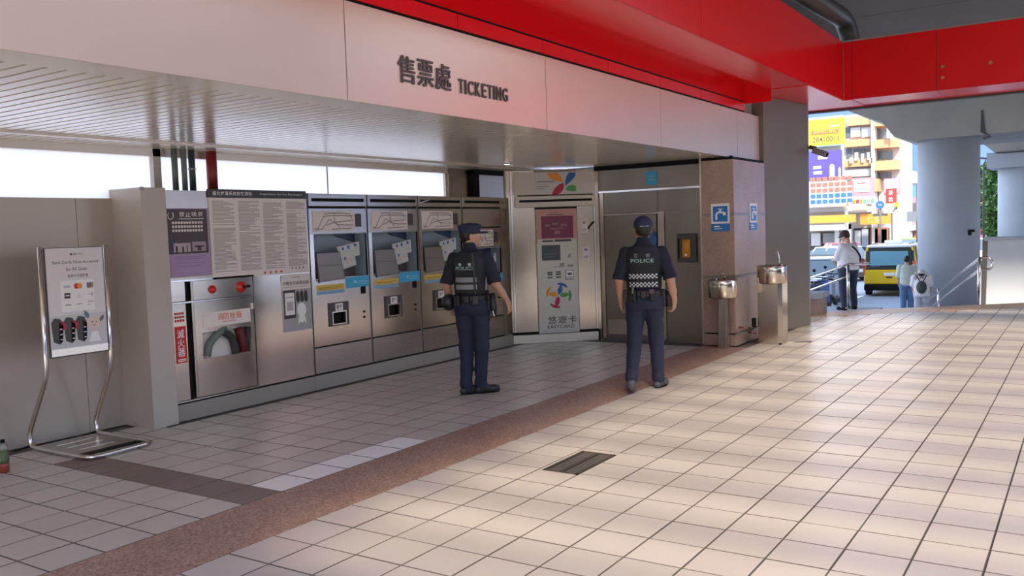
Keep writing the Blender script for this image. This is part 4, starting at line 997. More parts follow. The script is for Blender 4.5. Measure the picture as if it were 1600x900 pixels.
def officer(name_label, loc, heading, kind):
    t = thing('person', name_label, 'person', loc, heading)
    h = .0075
    F = Field((-.52, -.42, -.02), (.52, .42, 1.72), h)
    walk = kind == 2
    hips = .88
    # joints (x, y, z)
    if walk:
        LH, LK, LA, LT = (-.085, .0, .87), (-.105, -.03, .47), (-.125, -.23, .145), (-.13, -.10, .035)
        RH, RK, RA, RT = (.085, .0, .87), (.10, .11, .47), (.11, .12, .085), (.16, .25, .03)
        LS, LE, LW, LD = (-.19, -.01, 1.365), (-.235, -.06, 1.09), (-.235, .03, .88), (-.05, .45, -.9)
        RS, RE, RW, RD = (.19, -.01, 1.365), (.255, -.06, 1.09), (.285, .02, .875), (-.05, .25, -1)
        hc, hy = (0, .015, 1.565), R(14)
    else:
        LH, LK, LA, LT = (-.085, .0, .87), (-.085, .03, .47), (-.070, -.06, .085), (.02, .05, .03)
        RH, RK, RA, RT = (.085, .0, .87), (.075, .03, .47), (.055, .02, .085), (.155, .10, .03)
        LS, LE, LW, LD = (-.185, -.01, 1.365), (-.245, -.05, 1.10), (-.25, .06, .885), (.0, .25, -1)
        RS, RE, RW, RD = (.185, .0, 1.365), (.255, -.02, 1.10), (.335, .09, .92), (.25, .25, -1)
        hc, hy = (.0, .02, 1.565), R(-60)
    torso = [(.84, 0, 0, .145, .105), (.92, 0, -.005, .155, .115), (1.02, 0, .005, .145, .105), (1.12, 0, .005, .150, .108), (1.25, 0, .0, .168, .115), (1.34, 0, -.005, .165, .105), (1.40, 0, -.01, .12, .075), (1.43, 0, -.01, .065, .06)]
    F.prof(torso, .02)
    F.cone((0, -.01, 1.39), (hc[0], hc[1]-.02, 1.50), .058, .052, .03)
    for S_, E_, W_, D_, sd in ((LS, LE, LW, LD, -1), (RS, RE, RW, RD, 1)):
        F.cone(np.array(S_)*[.93, 1, 1]-[0, 0, .012], E_, .048, .040, .04); F.cone(E_, (np.array(E_)*.4+np.array(W_)*.6), .043, .036, .02); F.cone((np.array(E_)*.45+np.array(W_)*.55), W_, .037, .025, .015)
    for H_, K_, A_, T_ in ((LH, LK, LA, LT), (RH, RK, RA, RT)):
        F.cone(H_, K_, .082, .055, .03); F.cone(K_, A_, .053, .036, .02); F.cone(A_, T_, .034, .026, .02)
    P, q = head(F, hc, hy)
    add_hand(F, LW, LD, (.9, .25, .1), 1.0, .55, -1); add_hand(F, RW, RD, (-.9, .25, .1), 1.0, .55 if not walk else .9, 1)
    F.mesh('body', M_SKIN, t)
    face_bits(t, P, q)
    # trousers
    G = Field((-.30, -.40, .06), (.30, .34, 1.0), .0085)
    G.prof([(.80, 0, -.005, .160, .125), (.88, 0, -.015, .170, .135), (.96, 0, -.005, .158, .120), (.985, 0, 0, .155, .116)], .03)
    for H_, K_, A_ in ((LH, LK, LA), (RH, RK, RA)):
        K2 = np.array(K_); A2 = np.array(A_); dn = (A2-K2); A3 = A2-dn/np.linalg.norm(dn)*.01
        G.cone(H_, K_, .102, .071, .035); G.cone(K_, A3, .071, .059, .03)
        G.cone(A3+np.array([0, -.005, .02]), A3+np.array([0, 0, -.015]), .061, .058, .015)
    G.wrinkle(.0028, 26, 1.0).mesh('trousers', M_NAVY, t)
    # shirt with short sleeves
    G = Field((-.42, -.26, .90), (.44, .26, 1.50), .0085)
    G.prof([(z_, a, b, c+.012, d+.014) for z_, a, b, c, d in torso if z_ > .9], .02)
    for S_, E_ in ((LS, LE), (RS, RE)):
        e2 = np.array(S_)*.06+np.array(E_)*.94
        G.cone(np.array(S_)*[.93, 1, 1]-[0, 0, .012], e2, .058, .066, .035)
        dd = np.array(E_)-np.array(S_); dd = dd/np.linalg.norm(dd)
        G.cut(lambda X, Y, Z, e=e2, d=dd, sx=np.sign(S_[0]): np.where((X*sx > .16) & (Z < 1.30), (X-e[0])*d[0]+(Y-e[1])*d[1]+(Z-e[2])*d[2]-.02, -1.0))
    G.cone((0, -.012, 1.40), (0, -.015, 1.455), .075, .066, .03)
    G.wrinkle(.0022, 30, 2.0).mesh('shirt', M_NAVYD, t)
    # vest
    G = Field((-.26, -.24, .98), (.26, .24, 1.45), .0085)
    G.prof([(1.0, 0, .0, .152, .122), (1.12, 0, .004, .160, .130), (1.25, 0, 0, .172, .140), (1.34, 0, -.006, .160, .128), (1.41, 0, -.012, .115, .095)], .02, .016)
    G.cone((0, -.01, 1.39), (0, -.01, 1.47), .068, .085, 0, sub=True)
    for s_ in (-1, 1): G.ell((s_*.235, 0, 1.31), (.075, .20, .15), 0, sub=True)
    vest = G.wrinkle(.0012, 28, 3.0).mesh('vest', M_VEST, t); bv = bvh_of(vest)
    def press(o, off=.0035): drape(o, bv, off); return o
    # print on the back
    if walk:
        for i, ch in enumerate('警察'): press(text(vest, ch, -.085+i*.115, -.045+i*.115, 1.302, 1.342, 0, mat('dull_lettering', (.20, .20, .20), .5)))
        press(text(vest, 'POLICE', -.115, .105, 1.255, 1.290, 0, M_TXT))
        for z0 in (1.095, 1.175):
            mb = MB()
            for r_ in range(3):
                for k in range(15):
                    if (r_+k) % 2 == 0:
                        x0 = -.135+k*.018; n = len(mb.v); mb.v += [(x0, 0, z0-.075+r_*.015), (x0+.018, 0, z0-.075+r_*.015), (x0+.018, 0, z0-.06+r_*.015), (x0, 0, z0-.06+r_*.015)]; mb.f.append([n, n+1, n+2, n+3])
            press(mb.build('checker_band', mat('white_check', (.62, .62, .62), .5), vest), .005)
    else:
        press(text(vest, 'POLICE', -.105, .095, 1.235, 1.270, 0, M_TXT))
        for cx_ in (-.055, .045): press(poly(vest, 'emblem', ell(cx_, 1.29, .018, .014, 10), 0, M_TXT, .0001))
        for z0 in (1.115, 1.045):
            for a, b in ((-.115, .105),):
                V, Q = grid_quad(a, b, z0, z0+.048, 14, 2); press(mesh_obj('reflective_band', V, Q, M_REFL, vest), .006)
        for x0 in (-.012,): pass
        V, Q = grid_quad(-.115, .105, 1.10, 1.103, 14, 1)
        mb = MB().box(.150, .178, -.05, .02, 1.03, 1.17, .006).build('side_band', M_REFL, vest)
        MB().tube([(.07, -.14, 1.40), (.085, -.150, 1.25), (.09, -.142, 1.0)], .012, 6).build('strap', M_BELT, vest)
    # belt with its pouches
    G = Field((-.25, -.22, .88), (.25, .22, 1.01), .0075)
    G.prof([(.925, 0, -.008, .172, .136), (.985, 0, -.004, .172, .136)], .0)
    G.cut(lambda X, Y, Z: .0+(.135-np.sqrt((X/1.2)**2+(Y/.93)**2)) if False else np.maximum(.925-Z, Z-.985))
    belt = G.mesh('belt', M_BELT, t)
    for (x_, y_, a, w_, h_, d_) in ((-.175, -.02, 80, .07, .13, .06), (-.10, -.135, 25, .075, .11, .05), (0, -.15, 0, .06, .08, .035), (.09, -.14, -25, .07, .10, .045), (.18, -.02, -80, .06, .17, .06)):
        p_ = MB().box(-w_/2, w_/2, -d_/2, d_/2, -h_/2, h_/2, .012).build('pouch', M_BELT, t); p_.location = (x_, y_, .945-(h_-.09)*.5); p_.rotation_euler = (0, 0, -R(a))
    if not walk:
        hp = Field((-.36, -.2, .78), (-.1, .15, 1.02), .0075).ell((-.225, -.06, .915), (.068, .075, .085), 0).mesh('hip_bag', M_BELT, t)
        hl = MB().tube([(.22, -.03, 1.0), (.235, -.03, .86), (.235, -.02, .78)], [.03, .035, .022], 10).build('holster', M_BELT, t, True)
        MB().tube([(.235, -.06, .83), (.25, -.06, .775)], .006, 6).build('key_chain', M_PAPER, t)
    else:
        MB().box(.055, .105, -.175, -.155, .955, 1.0, .006).build('radio_clip', mat('plum_plastic', (.10, .06, .09), .4), t)
        MB().tube([(-.10, -.15, 1.02), (-.10, -.16, .96)], .011, 8).build('torch', mat('olive_metal', (.2, .2, .14), .4, .5), t)
        hl = MB().tube([(.225, .0, .97), (.235, .0, .82)], [.03, .03], 10).build('holster', M_BELT, t, True)
    # shoes
    for sd, (A_, T_) in enumerate(((LA, LT), (RA, RT))):
        A_ = np.array(A_); T_ = np.array(T_); d = T_-A_
        lo = np.minimum(A_, T_)-.16; hi = np.maximum(A_, T_)+.16; lo[2] = -.01
        G = Field(lo, hi, .0075)
        fd = np.array([d[0], d[1], 0]); fd /= np.linalg.norm(fd)
        if walk and sd == 0:
            heel = A_+np.array([.0, -.045, -.075]); toe = np.array([-.145, -.045, .040])
            G.cone(heel, toe, .036, .040, .01); G.cone(A_+np.array([0, 0, -.01]), (heel+toe)/2+np.array([0, 0, .02]), .045, .042, .03); G.cone(toe, toe+np.array([0, .05, -.004]), .040, .034, .02)
            G.cone(heel+np.array([0, -.004, .02]), A_, .038, .044, .02); mesh_ = G
        else:
            heel = A_-fd*.035; heel[2] = .034; toe = A_+fd*.165; toe[2] = .030
            G.cone(heel, toe, .036, .034, .01); G.ell((heel+toe)/2+fd*.065+np.array([0, 0, .008]), (.047, .047, .036), .03); G.cone(A_+np.array([0, 0, .01]), (A_*.65+toe*.35)*np.array([1, 1, 0])+np.array([0, 0, .05]), .048, .040, .03)
            G.cut(lambda X, Y, Z: .004-Z)
        G.mesh('shoe', M_SHOEG if walk else M_SHOE, t)
        if not (walk and sd == 0):
            mb = MB().plan([(p[0], p[1]) for p in [(heel+toe)/2+fd*(.128*math.cos(a))+np.cross(fd, [0, 0, 1])*(.046*math.sin(a)) for a in np.linspace(0, 2*math.pi, 20, endpoint=False)]], 0.001, .014); mb.build('sole', M_BLACK, t)
    # hair under the cap and the cap
    c = Vector(hc); rt = np.array(q.transposed())
    G = Field(c-Vector((.14, .16, .13)), c+Vector((.14, .16, .16)), .006)
    G.ell(P(0, -.020, .018), (.084, .094, .098), 0, rot=rt)
    G.ell(P(0, .060, -.03), (.10, .075, .12), 0, sub=True, rot=rt); G.ell(P(0, .0, -.125), (.10, .10, .055), 0, sub=True, rot=rt)
    G.mesh('hair', M_HAIR, t)
    G = Field(c-Vector((.2, .24, .06)), c+Vector((.2, .24, .18)), .006)
    if walk:
        G.ell(P(0, -.008, .055), (.092, .105, .085), 0, rot=rt); G.ell(P(0, .125, .035), (.070, .070, .011), .012, rot=rt)
        G.cut(lambda X, Y, Z: (c.z+.020)-Z)
    else:
        G.ell(P(0, -.008, .050), (.094, .107, .060), .0, rot=rt); G.ell(P(0, -.005, .092), (.112, .122, .034), .03, rot=rt); G.ell(P(0, .125, .030), (.075, .062, .011), .012, rot=rt)
        G.cut(lambda X, Y, Z: (c.z+.014)-Z)
    cap_ = G.mesh('cap', M_CAPN, t); 
    mb = MB().lathe([(.006, 0), (.008, .004), (.003, .008)], 10); b_ = mb.build('cap_button', M_CAPN, cap_); b_.location = P(0, -.005, .136 if walk else .124)
    if walk:
        o = text(cap_, 'POLICE', -.04, .04, 1.592, 1.606, 0, M_WHITE, 'cap_lettering')
        bc = bvh_of(cap_); 
        for v in o.data.vertices:
            x_ = v.co.x; hit = bc.ray_cast(Vector((x_+.02, -.5, v.co.z)), Vector((0, 1, 0)))
            if hit[0] is not None: v.co = hit[0]-Vector((0, .003, 0))
    return t
officer('person in a navy police uniform and cap, vest with two grey bands, facing the machines', (-5.13, 7.09, 0), R(15), 1)
officer('person in a navy police uniform and cap, vest with checkered bands, walking away', (-3.66, 7.93, 0), R(21), 2)

# ================================================================ STREET
def on_y(px, py, Y):
    v = cF + cR*((px-800)/FPX) - cU*((py-450)/FPX)
    t = Y/v.y
    return v.x*t, CAM_H+v.z*t
GZ = -1.13
M_ASPH = mat('pale_grey_asphalt', (.30, .31, .34), .8, noise=(.4, .08)); M_PAVE = mat('pale_paving', (.46, .46, .47), .8, noise=(.5, .06))  # plain grey asphalt and paler paving
M_PAVW = mat('warm_bounce_paving', (.56, .48, .39), .8, noise=(.5, .06))  # unseen paving coloured warm to bounce warm light into the hall
st_ = bx(None, 'floor_street', -120, 160, 24.5, 300, -1.6, GZ, M_ASPH); struct(st_, 'grey street surface beyond the steps'); st_.name = 'floor.001'
pv = bx(None, 'floor_forecourt', -60, 160, 14, 24.5, -1.6, -1.145, M_PAVE); struct(pv); pv.name = 'floor.002'
pv = bx(None, 'floor_side', 9.05, 120, -80, 14, -1.6, -.02, M_PAVW); struct(pv); pv.name = 'floor.003'
pv = bx(None, 'floor_rear', -60, 9.05, -80, -4.02, -1.6, -.02, M_PAVW); struct(pv); pv.name = 'floor.004'
pv = bx(None, 'floor_yard', -60, -7.55, -4.02, 14, -1.6, -.02, M_PAVE); struct(pv); pv.name = 'floor.005'
for k in range(5):
    bx(st_, 'lane_mark', -6.9+k*.0, -6.75, 30+k*6, 33+k*6, GZ, GZ+.006, M_WHITE)

# dark walls added out of view to darken what the steel reflects
M_ADDW = mat('added_dark_wall', (.20, .165, .135), .85, noise=(.15, .3))
for i, (a, b, h_) in enumerate(((-28, -14, 10), (-14, 4, 8), (4, 14, 11))):
    o = bx(None, 'wall_reflection_block', 14, 16, a, b, -.1, 4.3, M_ADDW); struct(o); o.name = 'wall_added.%03d' % i
o = bx(None, 'wall_reflection_block', -30, 26, -36, -30, -.1, 10, M_ADDW); struct(o); o.name = 'wall_added.004'

# viaduct piers
def pier_(loc, r, z1, cap, th, label, ys):
    p = frame('pillar', loc); tag(p, label)
    MB().lathe([(r, GZ-.1), (r, z1)], 48).build('shaft', M_CONC, p, True)
    MB().prism(cap, -th*.3, th).build('pier_cap', mat('warm_grey_concrete', (.34, .325, .30), .85, noise=(.6, .12)), p)
    return p
D1 = 27.9
def capx(L, Y, cx): return [(on_y(a, b, Y)[0]-cx, on_y(a, b, Y)[1]) for a, b in L]
cx1 = on_y(1482, 400, D1)[0]
c1 = pier_((cx1, D1, 0), .80, on_y(1482, 195, D1)[1], capx([(1296, 120), (1322, 172), (1375, 190), (1394, 213), (1424, 220), (1440, 217), (1532, 209), (1660, 198), (1720, 120)], D1-1.2, cx1), 3.0, 'round grey concrete viaduct pier beyond the steps', 0)
c1.name = 'trim_9'
MB().prism(capx([(1534, 170), (1537, 204), (1548, 212), (1535, 217), (1533, 214), (1543, 211), (1530, 205), (1531, 170)], D1-1.25, cx1), -.92, -.90).build('drain_seam', M_DKGREY, c1)
lm = thing('wall_lamp', 'small dark lamp fixed on the round concrete pier', 'lamp', (cx1+.66, D1-.48, on_y(1518, 362, D1)[1]))
MB().box(-.10, .06, -.12, .0, .0, .07, .01).build('housing', M_BLACK, lm); MB().box(-.10, -.02, -.10, -.02, -.09, .0, .01).build('bracket', M_BLACK, lm)
D2 = 38.0
cx2 = on_y(1606, 300, D2)[0]
c2 = pier_((cx2, D2, 0), .98, on_y(1600, 236, D2)[1], capx([(1500, 150), (1528, 219), (1556, 240), (1600, 238), (1780, 232), (1780, 150)], D2-1.2, cx2), 3.5, 'second grey concrete viaduct pier at the right edge', 0)
c2.name = 'trim_10'
MB().prism(capx([(1556, 240), (1600, 237.5), (1700, 234), (1700, 231), (1600, 234.5), (1556, 238)], D2-1.25, cx2), -1.22, -1.2).build('joint_line', M_DKGREY, c2)
bx(c2, 'bearing_block', -1.25, 1.1, -1.1, 1.0, on_y(1600, 262, D2)[1], on_y(1600, 238, D2)[1], M_CONC)
far = bx(None, 'deck_far', -5.2, 40, 27.3, 45, 5.0, 5.6, M_CONC); struct(far); far.name = 'ceiling.002'
bx(far, 'edge_girder', 1.0, 40, 29, 32, 4.55, 5.0, M_CONC)

# low block, railings and white parapet at the head of the steps
blk = thing('planter_block', 'low brown block with grey concrete top beside the steel column', 'block', (-4.25, 15.65, 0))
bx(blk, 'body', -.35, .36, -.32, .30, 0, .27, mat('brown_block', (.30, .20, .16), .6, noise=(4, .15))); bx(blk, 'top_slab', -.38, .40, -.36, .34, .27, .36, M_CONC, .01)
def P3(px, py, Y): x, z = on_y(px, py, Y); return (x, Y, z)
rl = thing('handrail', 'steel handrail on two levels beside the man in white', 'handrail', (-3.67, 16.60, 0))
o_ = Vector((3.67, -16.60, 0)); v3 = lambda p: Vector(p)+o_
MB().tube([(0, 0, 0), (0, 0, on_y(1326, 413, 16.6)[1])], .026, 12).build('post', M_CHROME, rl, True)
MB().tube([v3(P3(1326, 413, 16.6)), v3(P3(1262, 436, 17.6)), v3(P3(1200, 458, 18.6))], .022, 10).build('rail', M_CHROME, rl, True)
MB().tube([v3(P3(1326, 431, 16.6)), v3(P3(1262, 455, 17.6)), v3(P3(1200, 478, 18.6))], .020, 10).build('rail', M_CHROME, rl, True)
MB().tube([v3(P3(1326, 413, 16.6)), v3(P3(1345, 413, 16.9)), v3(P3(1358, 412, 17.1))], .022, 10).build('rail', M_CHROME, rl, True)
MB().cyl((0, 0, 0), .05, .012, 'z', 16).build('base_flange', M_CHROME, rl)
r2 = thing('handrail', 'steel handrail running down the steps with a curled end, right', 'handrail', (-1.76, 18.25, 0))
o_ = Vector((1.76, -18.25, 0)); Y2 = 18.25; YE = 22.2
MB().tube([(0, 0, -.16), v3(P3(1531, 402, Y2))], .028, 12).build('post', M_CHROME, r2, True)
MB().tube([v3(P3(1466, 474, 21.0))-Vector((0, 0, .25)), v3(P3(1466, 450, 21.0))], .022, 10).build('post', M_CHROME, r2, True)
MB().tube(fillet([v3(P3(1440, 478, YE)), v3(P3(1531, 403, Y2)), v3(P3(1546, 402, Y2)), v3(P3(1552, 412, Y2)), v3(P3(1547, 421, Y2)), v3(P3(1531, 421, Y2)), v3(P3(1450, 484, YE))], .07), .022, 10).build('rail', M_CHROME, r2, True)
sg = thing('edge_post', 'slim dark post leaning behind the handrail by the white parapet', 'post', (-1.5, 19.6, -.2))
x_, z_ = on_y(1541, 376, 19.6); xb, zb = on_y(1534, 407, 19.6)
MB().prism([(xb+1.5-.03, -.6), (xb+1.5+.05, -.6), (x_+1.5+.03, z_+.2), (x_+1.5-.06, z_+.2)], -.04, .04).build('post', M_DKGREY, sg)
wx, wt = on_y(1541, 375, 21.5); wxb, _ = on_y(1519, 470, 21.5)
par = MB().prism([(wxb, GZ), (wxb+9, GZ), (wxb+9, wt+.03), (wx, wt)], 21.5, 21.8).build('wall_parapet', mat('white_parapet', (.52, .53, .55), .7, noise=(.8, .05)), None); struct(par, 'white parapet wall right of the handrail'); par.name = 'wall_right.001'
bx(par, 'coping', wx-.05, wxb+9, 21.45, 21.85, wt, wt+.06, M_CONC)

cc = thing('security_camera', 'dark security camera mounted high on the steel column edge', 'camera', (-3.60, 13.93, 2.66))
MB().tube([(-.03, -.0, .06), (.07, 0, .03)], .03, 10).build('bracket', M_DKGREY, cc, True)
b_ = MB().box(.02, .24, -.05, .05, -.03, .06, .012).build('housing', mat('camera_grey', (.22, .22, .22), .4), cc); b_.rotation_euler = (0, R(22), 0)
b_ = MB().cyl((.235, 0, .015), .035, .02, 'x', 14).build('lens', M_BLACK, cc); b_.rotation_euler = (0, R(22), 0)

# ---- houses: rectangles given as seen, each built as a solid at its own distance
SC = {}
def m_(n, c, r=.7): return mat('street_'+n, tuple(k*.66 for k in c), r)
C_OR = m_('orange_render', (.80, .42, .20)); C_CR = m_('cream_render', (.78, .70, .60)); C_W = m_('white_render', (.80, .79, .77)); C_GL = m_('window_glass', (.16, .20, .24), .15)
C_Y = m_('yellow_board', (.85, .66, .03), .5); C_PU = m_('purple_board', (.10, .07, .42), .5); C_PK = m_('pink_board', (.80, .32, .38), .5); C_O = m_('orange_board', (.90, .33, .04), .5)
C_R = m_('red_board', (.75, .04, .03), .5); C_G = m_('grey_roof', (.36, .35, .36)); C_T = m_('teal_board', (.15, .40, .50), .5); C_GN = m_('green_board', (.30, .50, .15), .5); C_DB = m_('blue_board', (.03, .16, .50), .5)
C_SH = m_('shop_shadow', (.10, .08, .075)); C_BR = m_('brown_sign', (.40, .16, .10))  # shade inside the shops put in as a dark colour
def fac(parent, name, Y, x0, x1, y0, y1, material, out=.15, back=0.0, th=None):
    """a block seen between pixels x0..x1, y0..y1 standing at distance Y, proud of the wall by 'out'"""
    ax, az = on_y(x0, y1, Y); bx_, bz = on_y(x1, y0, Y)
    return bx(parent, name, ax, bx_, Y-out, Y+back, min(az, bz), max(az, bz), material)
def building(label, Y, x0, x1, ytop, material, depth=9, cat='building'):
    t = thing('building', label, cat, (0, 0, 0)); ax, _ = on_y(x0, 300, Y); b_, zt = on_y(x1, ytop, Y)
    t.location = ((ax+b_)/2, Y, GZ)
    w_ = bx(None, 'walls', ax, b_, Y, Y+depth, GZ, zt, material); w_.parent = t; w_.location = (-t.location.x, -Y, -GZ)
    return t, w_
def fp(w_, name, Y, *a, **k):
    return fac(w_, name, Y, *a, **k)
Y1 = 64
bA, wA = building('orange and cream apartment block with balconies above the shops', Y1, 1318, 1366, 176, C_CR, 6)
wb = bx(None, 'wing', on_y(1366, 0, Y1)[0], on_y(1400, 0, Y1)[0], Y1+1, Y1+6, GZ, on_y(1370, 186, Y1)[1], C_CR); wb.parent = bA; wb.location = wA.location
for (a, b, c, d) in ((1326, 1363, 181, 198), (1322, 1364, 217, 231), (1322, 1364, 249, 262)): fp(wA, 'orange_band', Y1, a, b, c, d, C_OR, .5)
for (a, b, c, d) in ((1368, 1390, 184, 200), (1368, 1408, 218, 234), (1368, 1408, 251, 268), (1368, 1378, 280, 300)): fp(wb, 'balcony', Y1+1, a, b, c, d, C_OR, 1.3)
for (a, b, c, d) in ((1330, 1345, 199, 215), (1347, 1361, 199, 215)): fp(wA, 'shutter', Y1, a, b, c, d, C_W, .2)
for (a, b) in ((1323, 1331), (1334, 1342), (1344, 1352), (1354, 1362)): 
    w__ = fp(wA, 'window', Y1, a, b, 232, 247, C_GL, .10); 
fp(wA, 'window', Y1, 1321, 1329, 199, 215, C_GL, .10)
for (a, b) in ((1370, 1376), (1378, 1385), (1387, 1393)): fp(wb, 'window', Y1+1, a, b, 202, 217, C_GL, .1); fp(wb, 'window', Y1+1, a, b+2, 236, 249, C_GL, .1); fp(wb, 'window', Y1+1, a, b, 270, 282, C_GL, .1)
for (a, b, c, d) in ((1336, 1341, 238, 251), (1346, 1350, 240, 254), (1355, 1359, 238, 250), (1386, 1391, 200, 216), (1392, 1395, 204, 219)): fp(wA, 'hanging_laundry', Y1-.6, a, b, c, d, C_W, .05)
for a in (1365.5,): fp(wA, 'drain_pipe', Y1, a, a+1.6, 178, 395, C_CR, .7)
for a in (1331, 1362): fp(wA, 'air_conditioner', Y1, a, a+4, 247, 256, C_W, .7)
fp(wA, 'storey_band', Y1, 1320, 1365, 263, 277, C_W, .3)
fp(wA, 'canopy', Y1, 1322, 1366, 322, 333, C_CR, 1.5)
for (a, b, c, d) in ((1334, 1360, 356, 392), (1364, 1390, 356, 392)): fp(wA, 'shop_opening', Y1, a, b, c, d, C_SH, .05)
for (a, b, c, d, m__) in ((1336, 1345, 360, 390, C_W), (1347, 1357, 358, 386, m_('lilac_glass', (.45, .50, .62))), (1360, 1388, 355, 384, C_BR), (1364, 1372, 358, 382, m_('shop_orange', (.8, .45, .25))), (1376, 1386, 358, 382, m_('shop_orange', (.8, .45, .25)))): fp(wA, 'shop_display', Y1-.2, a, b, c, d, m__, .1)  # displays in white, lilac, brown and orange
def board(label, Y, x0, x1, y0, y1, material, cat='sign', th=.25, name='signboard'):
    t = thing(name, label, cat); ax, az = on_y(x0, y1, Y); b_, bz = on_y(x1, y0, Y)
    t.location = ((ax+b_)/2, Y, az); bx(t, 'panel', -(b_-ax)/2, (b_-ax)/2, 0, th, 0, bz-az, material)
    t['w'] = (b_-ax)/2; return t, (b_-ax)/2, bz-az
YB = 60
t, w_, h_ = board('yellow rooftop billboard with dark digits, highest at the left', YB, 1256, 1319, 183, 230, C_Y, name='billboard')
text(t, '28410011', -w_*.55, w_*.72, h_*.14, h_*.34, -.02, M_INKD); bx(t, 'brown_bar', -w_*.62, w_*.72, -.04, 0, h_*.44, h_*.58, C_BR); text(t, '房屋仲介租售', -w_*.5, w_*.6, h_*.46, h_*.56, -.06, C_Y)
lines(t, 'print', [(w_*.3, w_*.75, h_*.68, h_*.07)], -.02, M_INK); bx(t, 'edge', -w_, w_, -.03, 0, -.06, 0, C_T)
t, w_, h_ = board('purple and blue billboard below the yellow one', YB, 1256, 1316, 234, 280, C_PU, name='billboard')
lines(t, 'print', [(-.3, w_*.25, h_*.70, .25), (-.6, -.1, h_*.35, .2), (-.6, -.05, h_*.15, .2)], -.02, C_W)
poly(t, 'tower_picture', [(w_*.35, 0), (w_*.35, h_*.42), (w_*.42, h_*.5), (w_*.52, h_*.5), (w_*.6, h_*.42), (w_*.6, 0)], 0, mat('silver_print', (.6, .65, .7), .4), .04); poly(t, 'tower_picture', [(w_*.8, 0), (w_*.8, h_*.3), (w_*.86, h_*.38), (w_*.92, h_*.3), (w_*.92, 0)], 0, MATS['silver_print'], .04)
bx(t, 'edge', w_, w_+.06, -.03, .2, 0, h_, C_W)
t, w_, h_ = board('long signboard with rows of round brown and blue marks', YB-1, 1256, 1322, 281, 322, m_('pale_board', (.74, .72, .72)), name='signboard')
for r_, mm in enumerate((C_DB, C_DB, C_BR, C_BR, C_BR)):
    for k in range(7): bx(t, 'emblem', -w_+.45+k*.38, -w_+.74+k*.38, -.05, 0, .12+r_*.36, .36+r_*.36, mm)
bB, wB = building('low shop building at the left under the billboards', 61, 1040, 1319, 300, C_CR, 1.3)
fp(wB, 'roof_frame', 61, 1200, 1318, 180, 300, m_('backing_wall', (.66, .62, .58)), .2)
fp(wB, 'beige_band', 61, 1200, 1332, 322, 335, m_('grey_beige', (.45, .45, .42)), 1.2)
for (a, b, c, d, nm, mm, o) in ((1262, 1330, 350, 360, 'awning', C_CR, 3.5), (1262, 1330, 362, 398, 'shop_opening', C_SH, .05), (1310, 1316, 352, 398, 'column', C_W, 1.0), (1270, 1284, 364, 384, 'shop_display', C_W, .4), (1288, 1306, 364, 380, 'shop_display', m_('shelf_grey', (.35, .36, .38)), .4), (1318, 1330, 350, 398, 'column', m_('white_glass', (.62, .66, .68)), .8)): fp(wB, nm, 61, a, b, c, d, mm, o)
t, w_, h_ = board('wide orange shop sign above the left awning', 59, 1240, 1336, 335, 350, C_O)
text(t, '便當小吃', -.2, 1.4, h_*.2, h_*.8, -.02, C_Y)
t, w_, h_ = board('orange shop sign with pale characters right of the wide one', 62.2, 1344, 1392, 333, 351, C_O)
bx(t, 'bracket', -.1, .1, .25, 1.8, .1, .3, M_DKGREY); text(t, '七里', -w_*.6, w_*.35, h_*.15, h_*.85, -.02, m_('amber_print', (.9, .6, .2)))  # amber characters on the orange panel
t, w_, h_ = board('pink and white shop poster on the apartment block', 62, 1331, 1365, 277, 308, C_PK); bx(t, 'white_field', -w_*.8, w_*.6, -.04, 0, h_*.25, h_*.9, C_W); lines(t, 'print', [(-w_*.5, w_*.3, h_*.7, .06)], -.05, C_R)
t, w_, h_ = board('pale sign with a row of small coloured faces', 61.5, 1326, 1364, 306, 320, C_W)
for k, mm in enumerate((C_O, C_R, C_O, C_T, C_GN, C_T)): bx(t, 'picture', -w_+.25+k*.23, -w_+.42+k*.23, -.04, 0, h_*.15, h_*.6, mm)
t, w_, h_ = board('pink rimmed white sign beside the red vertical sign', 63, 1381, 1406, 278, 305, C_PK); bx(t, 'white_field', -w_*.85, w_*.8, -.04, 0, h_*.1, h_*.92, C_W)
t, w_, h_ = board('red vertical sign with white characters under the balconies', 62.5, 1384, 1400, 294, 318, C_R)
bx(t, 'bracket', -.1, .1, .25, 1.3, .4, .5, M_DKGREY)
for k, ch in enumerate('茶飲'): text(t, ch, -w_*.45, w_*.45, h_*(.55-k*.45), h_*(.88-k*.45), -.02, C_W)
t, w_, h_ = board('white direction sign with a dark arrow by the round blue sign', 54, 1381, 1405, 320, 333, C_W); poly(t, 'arrow', [(w_*.1, h_*.2), (w_*.5, h_*.55), (w_*.3, h_*.6), (w_*.8, h_*.85), (w_*.75, h_*.4), (w_*.6, h_*.5), (w_*.3, h_*.15)], 0, M_INKD, .03)
MB().tube([(0, .1, .2), (0, .1, GZ-on_y(1393, 333, 54)[1])], .04, 8).build('pole', M_DKGREY, t); bx(t, 'yellow_patch', w_*.35, w_, -.01, 0, h_*.7, h_*1.3, C_Y)
t = thing('road_sign', 'round blue arrow sign on a grey pole above the taxi', 'sign', (*P3(1376, 394, 52)[:2], GZ))
zc = on_y(1376, 320, 52)[1]-GZ
MB().tube([(0, 0, 0), (0, 0, zc+.2)], .05, 8).build('pole', M_DKGREY, t, True); poly(t, 'disc', ell(0, zc, .22, .22), -.06, C_DB, .03); lines(t, 'print', [(-.08, .08, zc-.02, .05)], -.10, C_W)
bx(t, 'street_plate', -.38, .38, -.03, .03, zc-.62, zc-.48, M_DKGREY)
bC, wC = building('grey house with white roof canopy beyond the apartment block', 76, 1404, 1445, 290, m_('brick_pink', (.50, .38, .36)), 10)
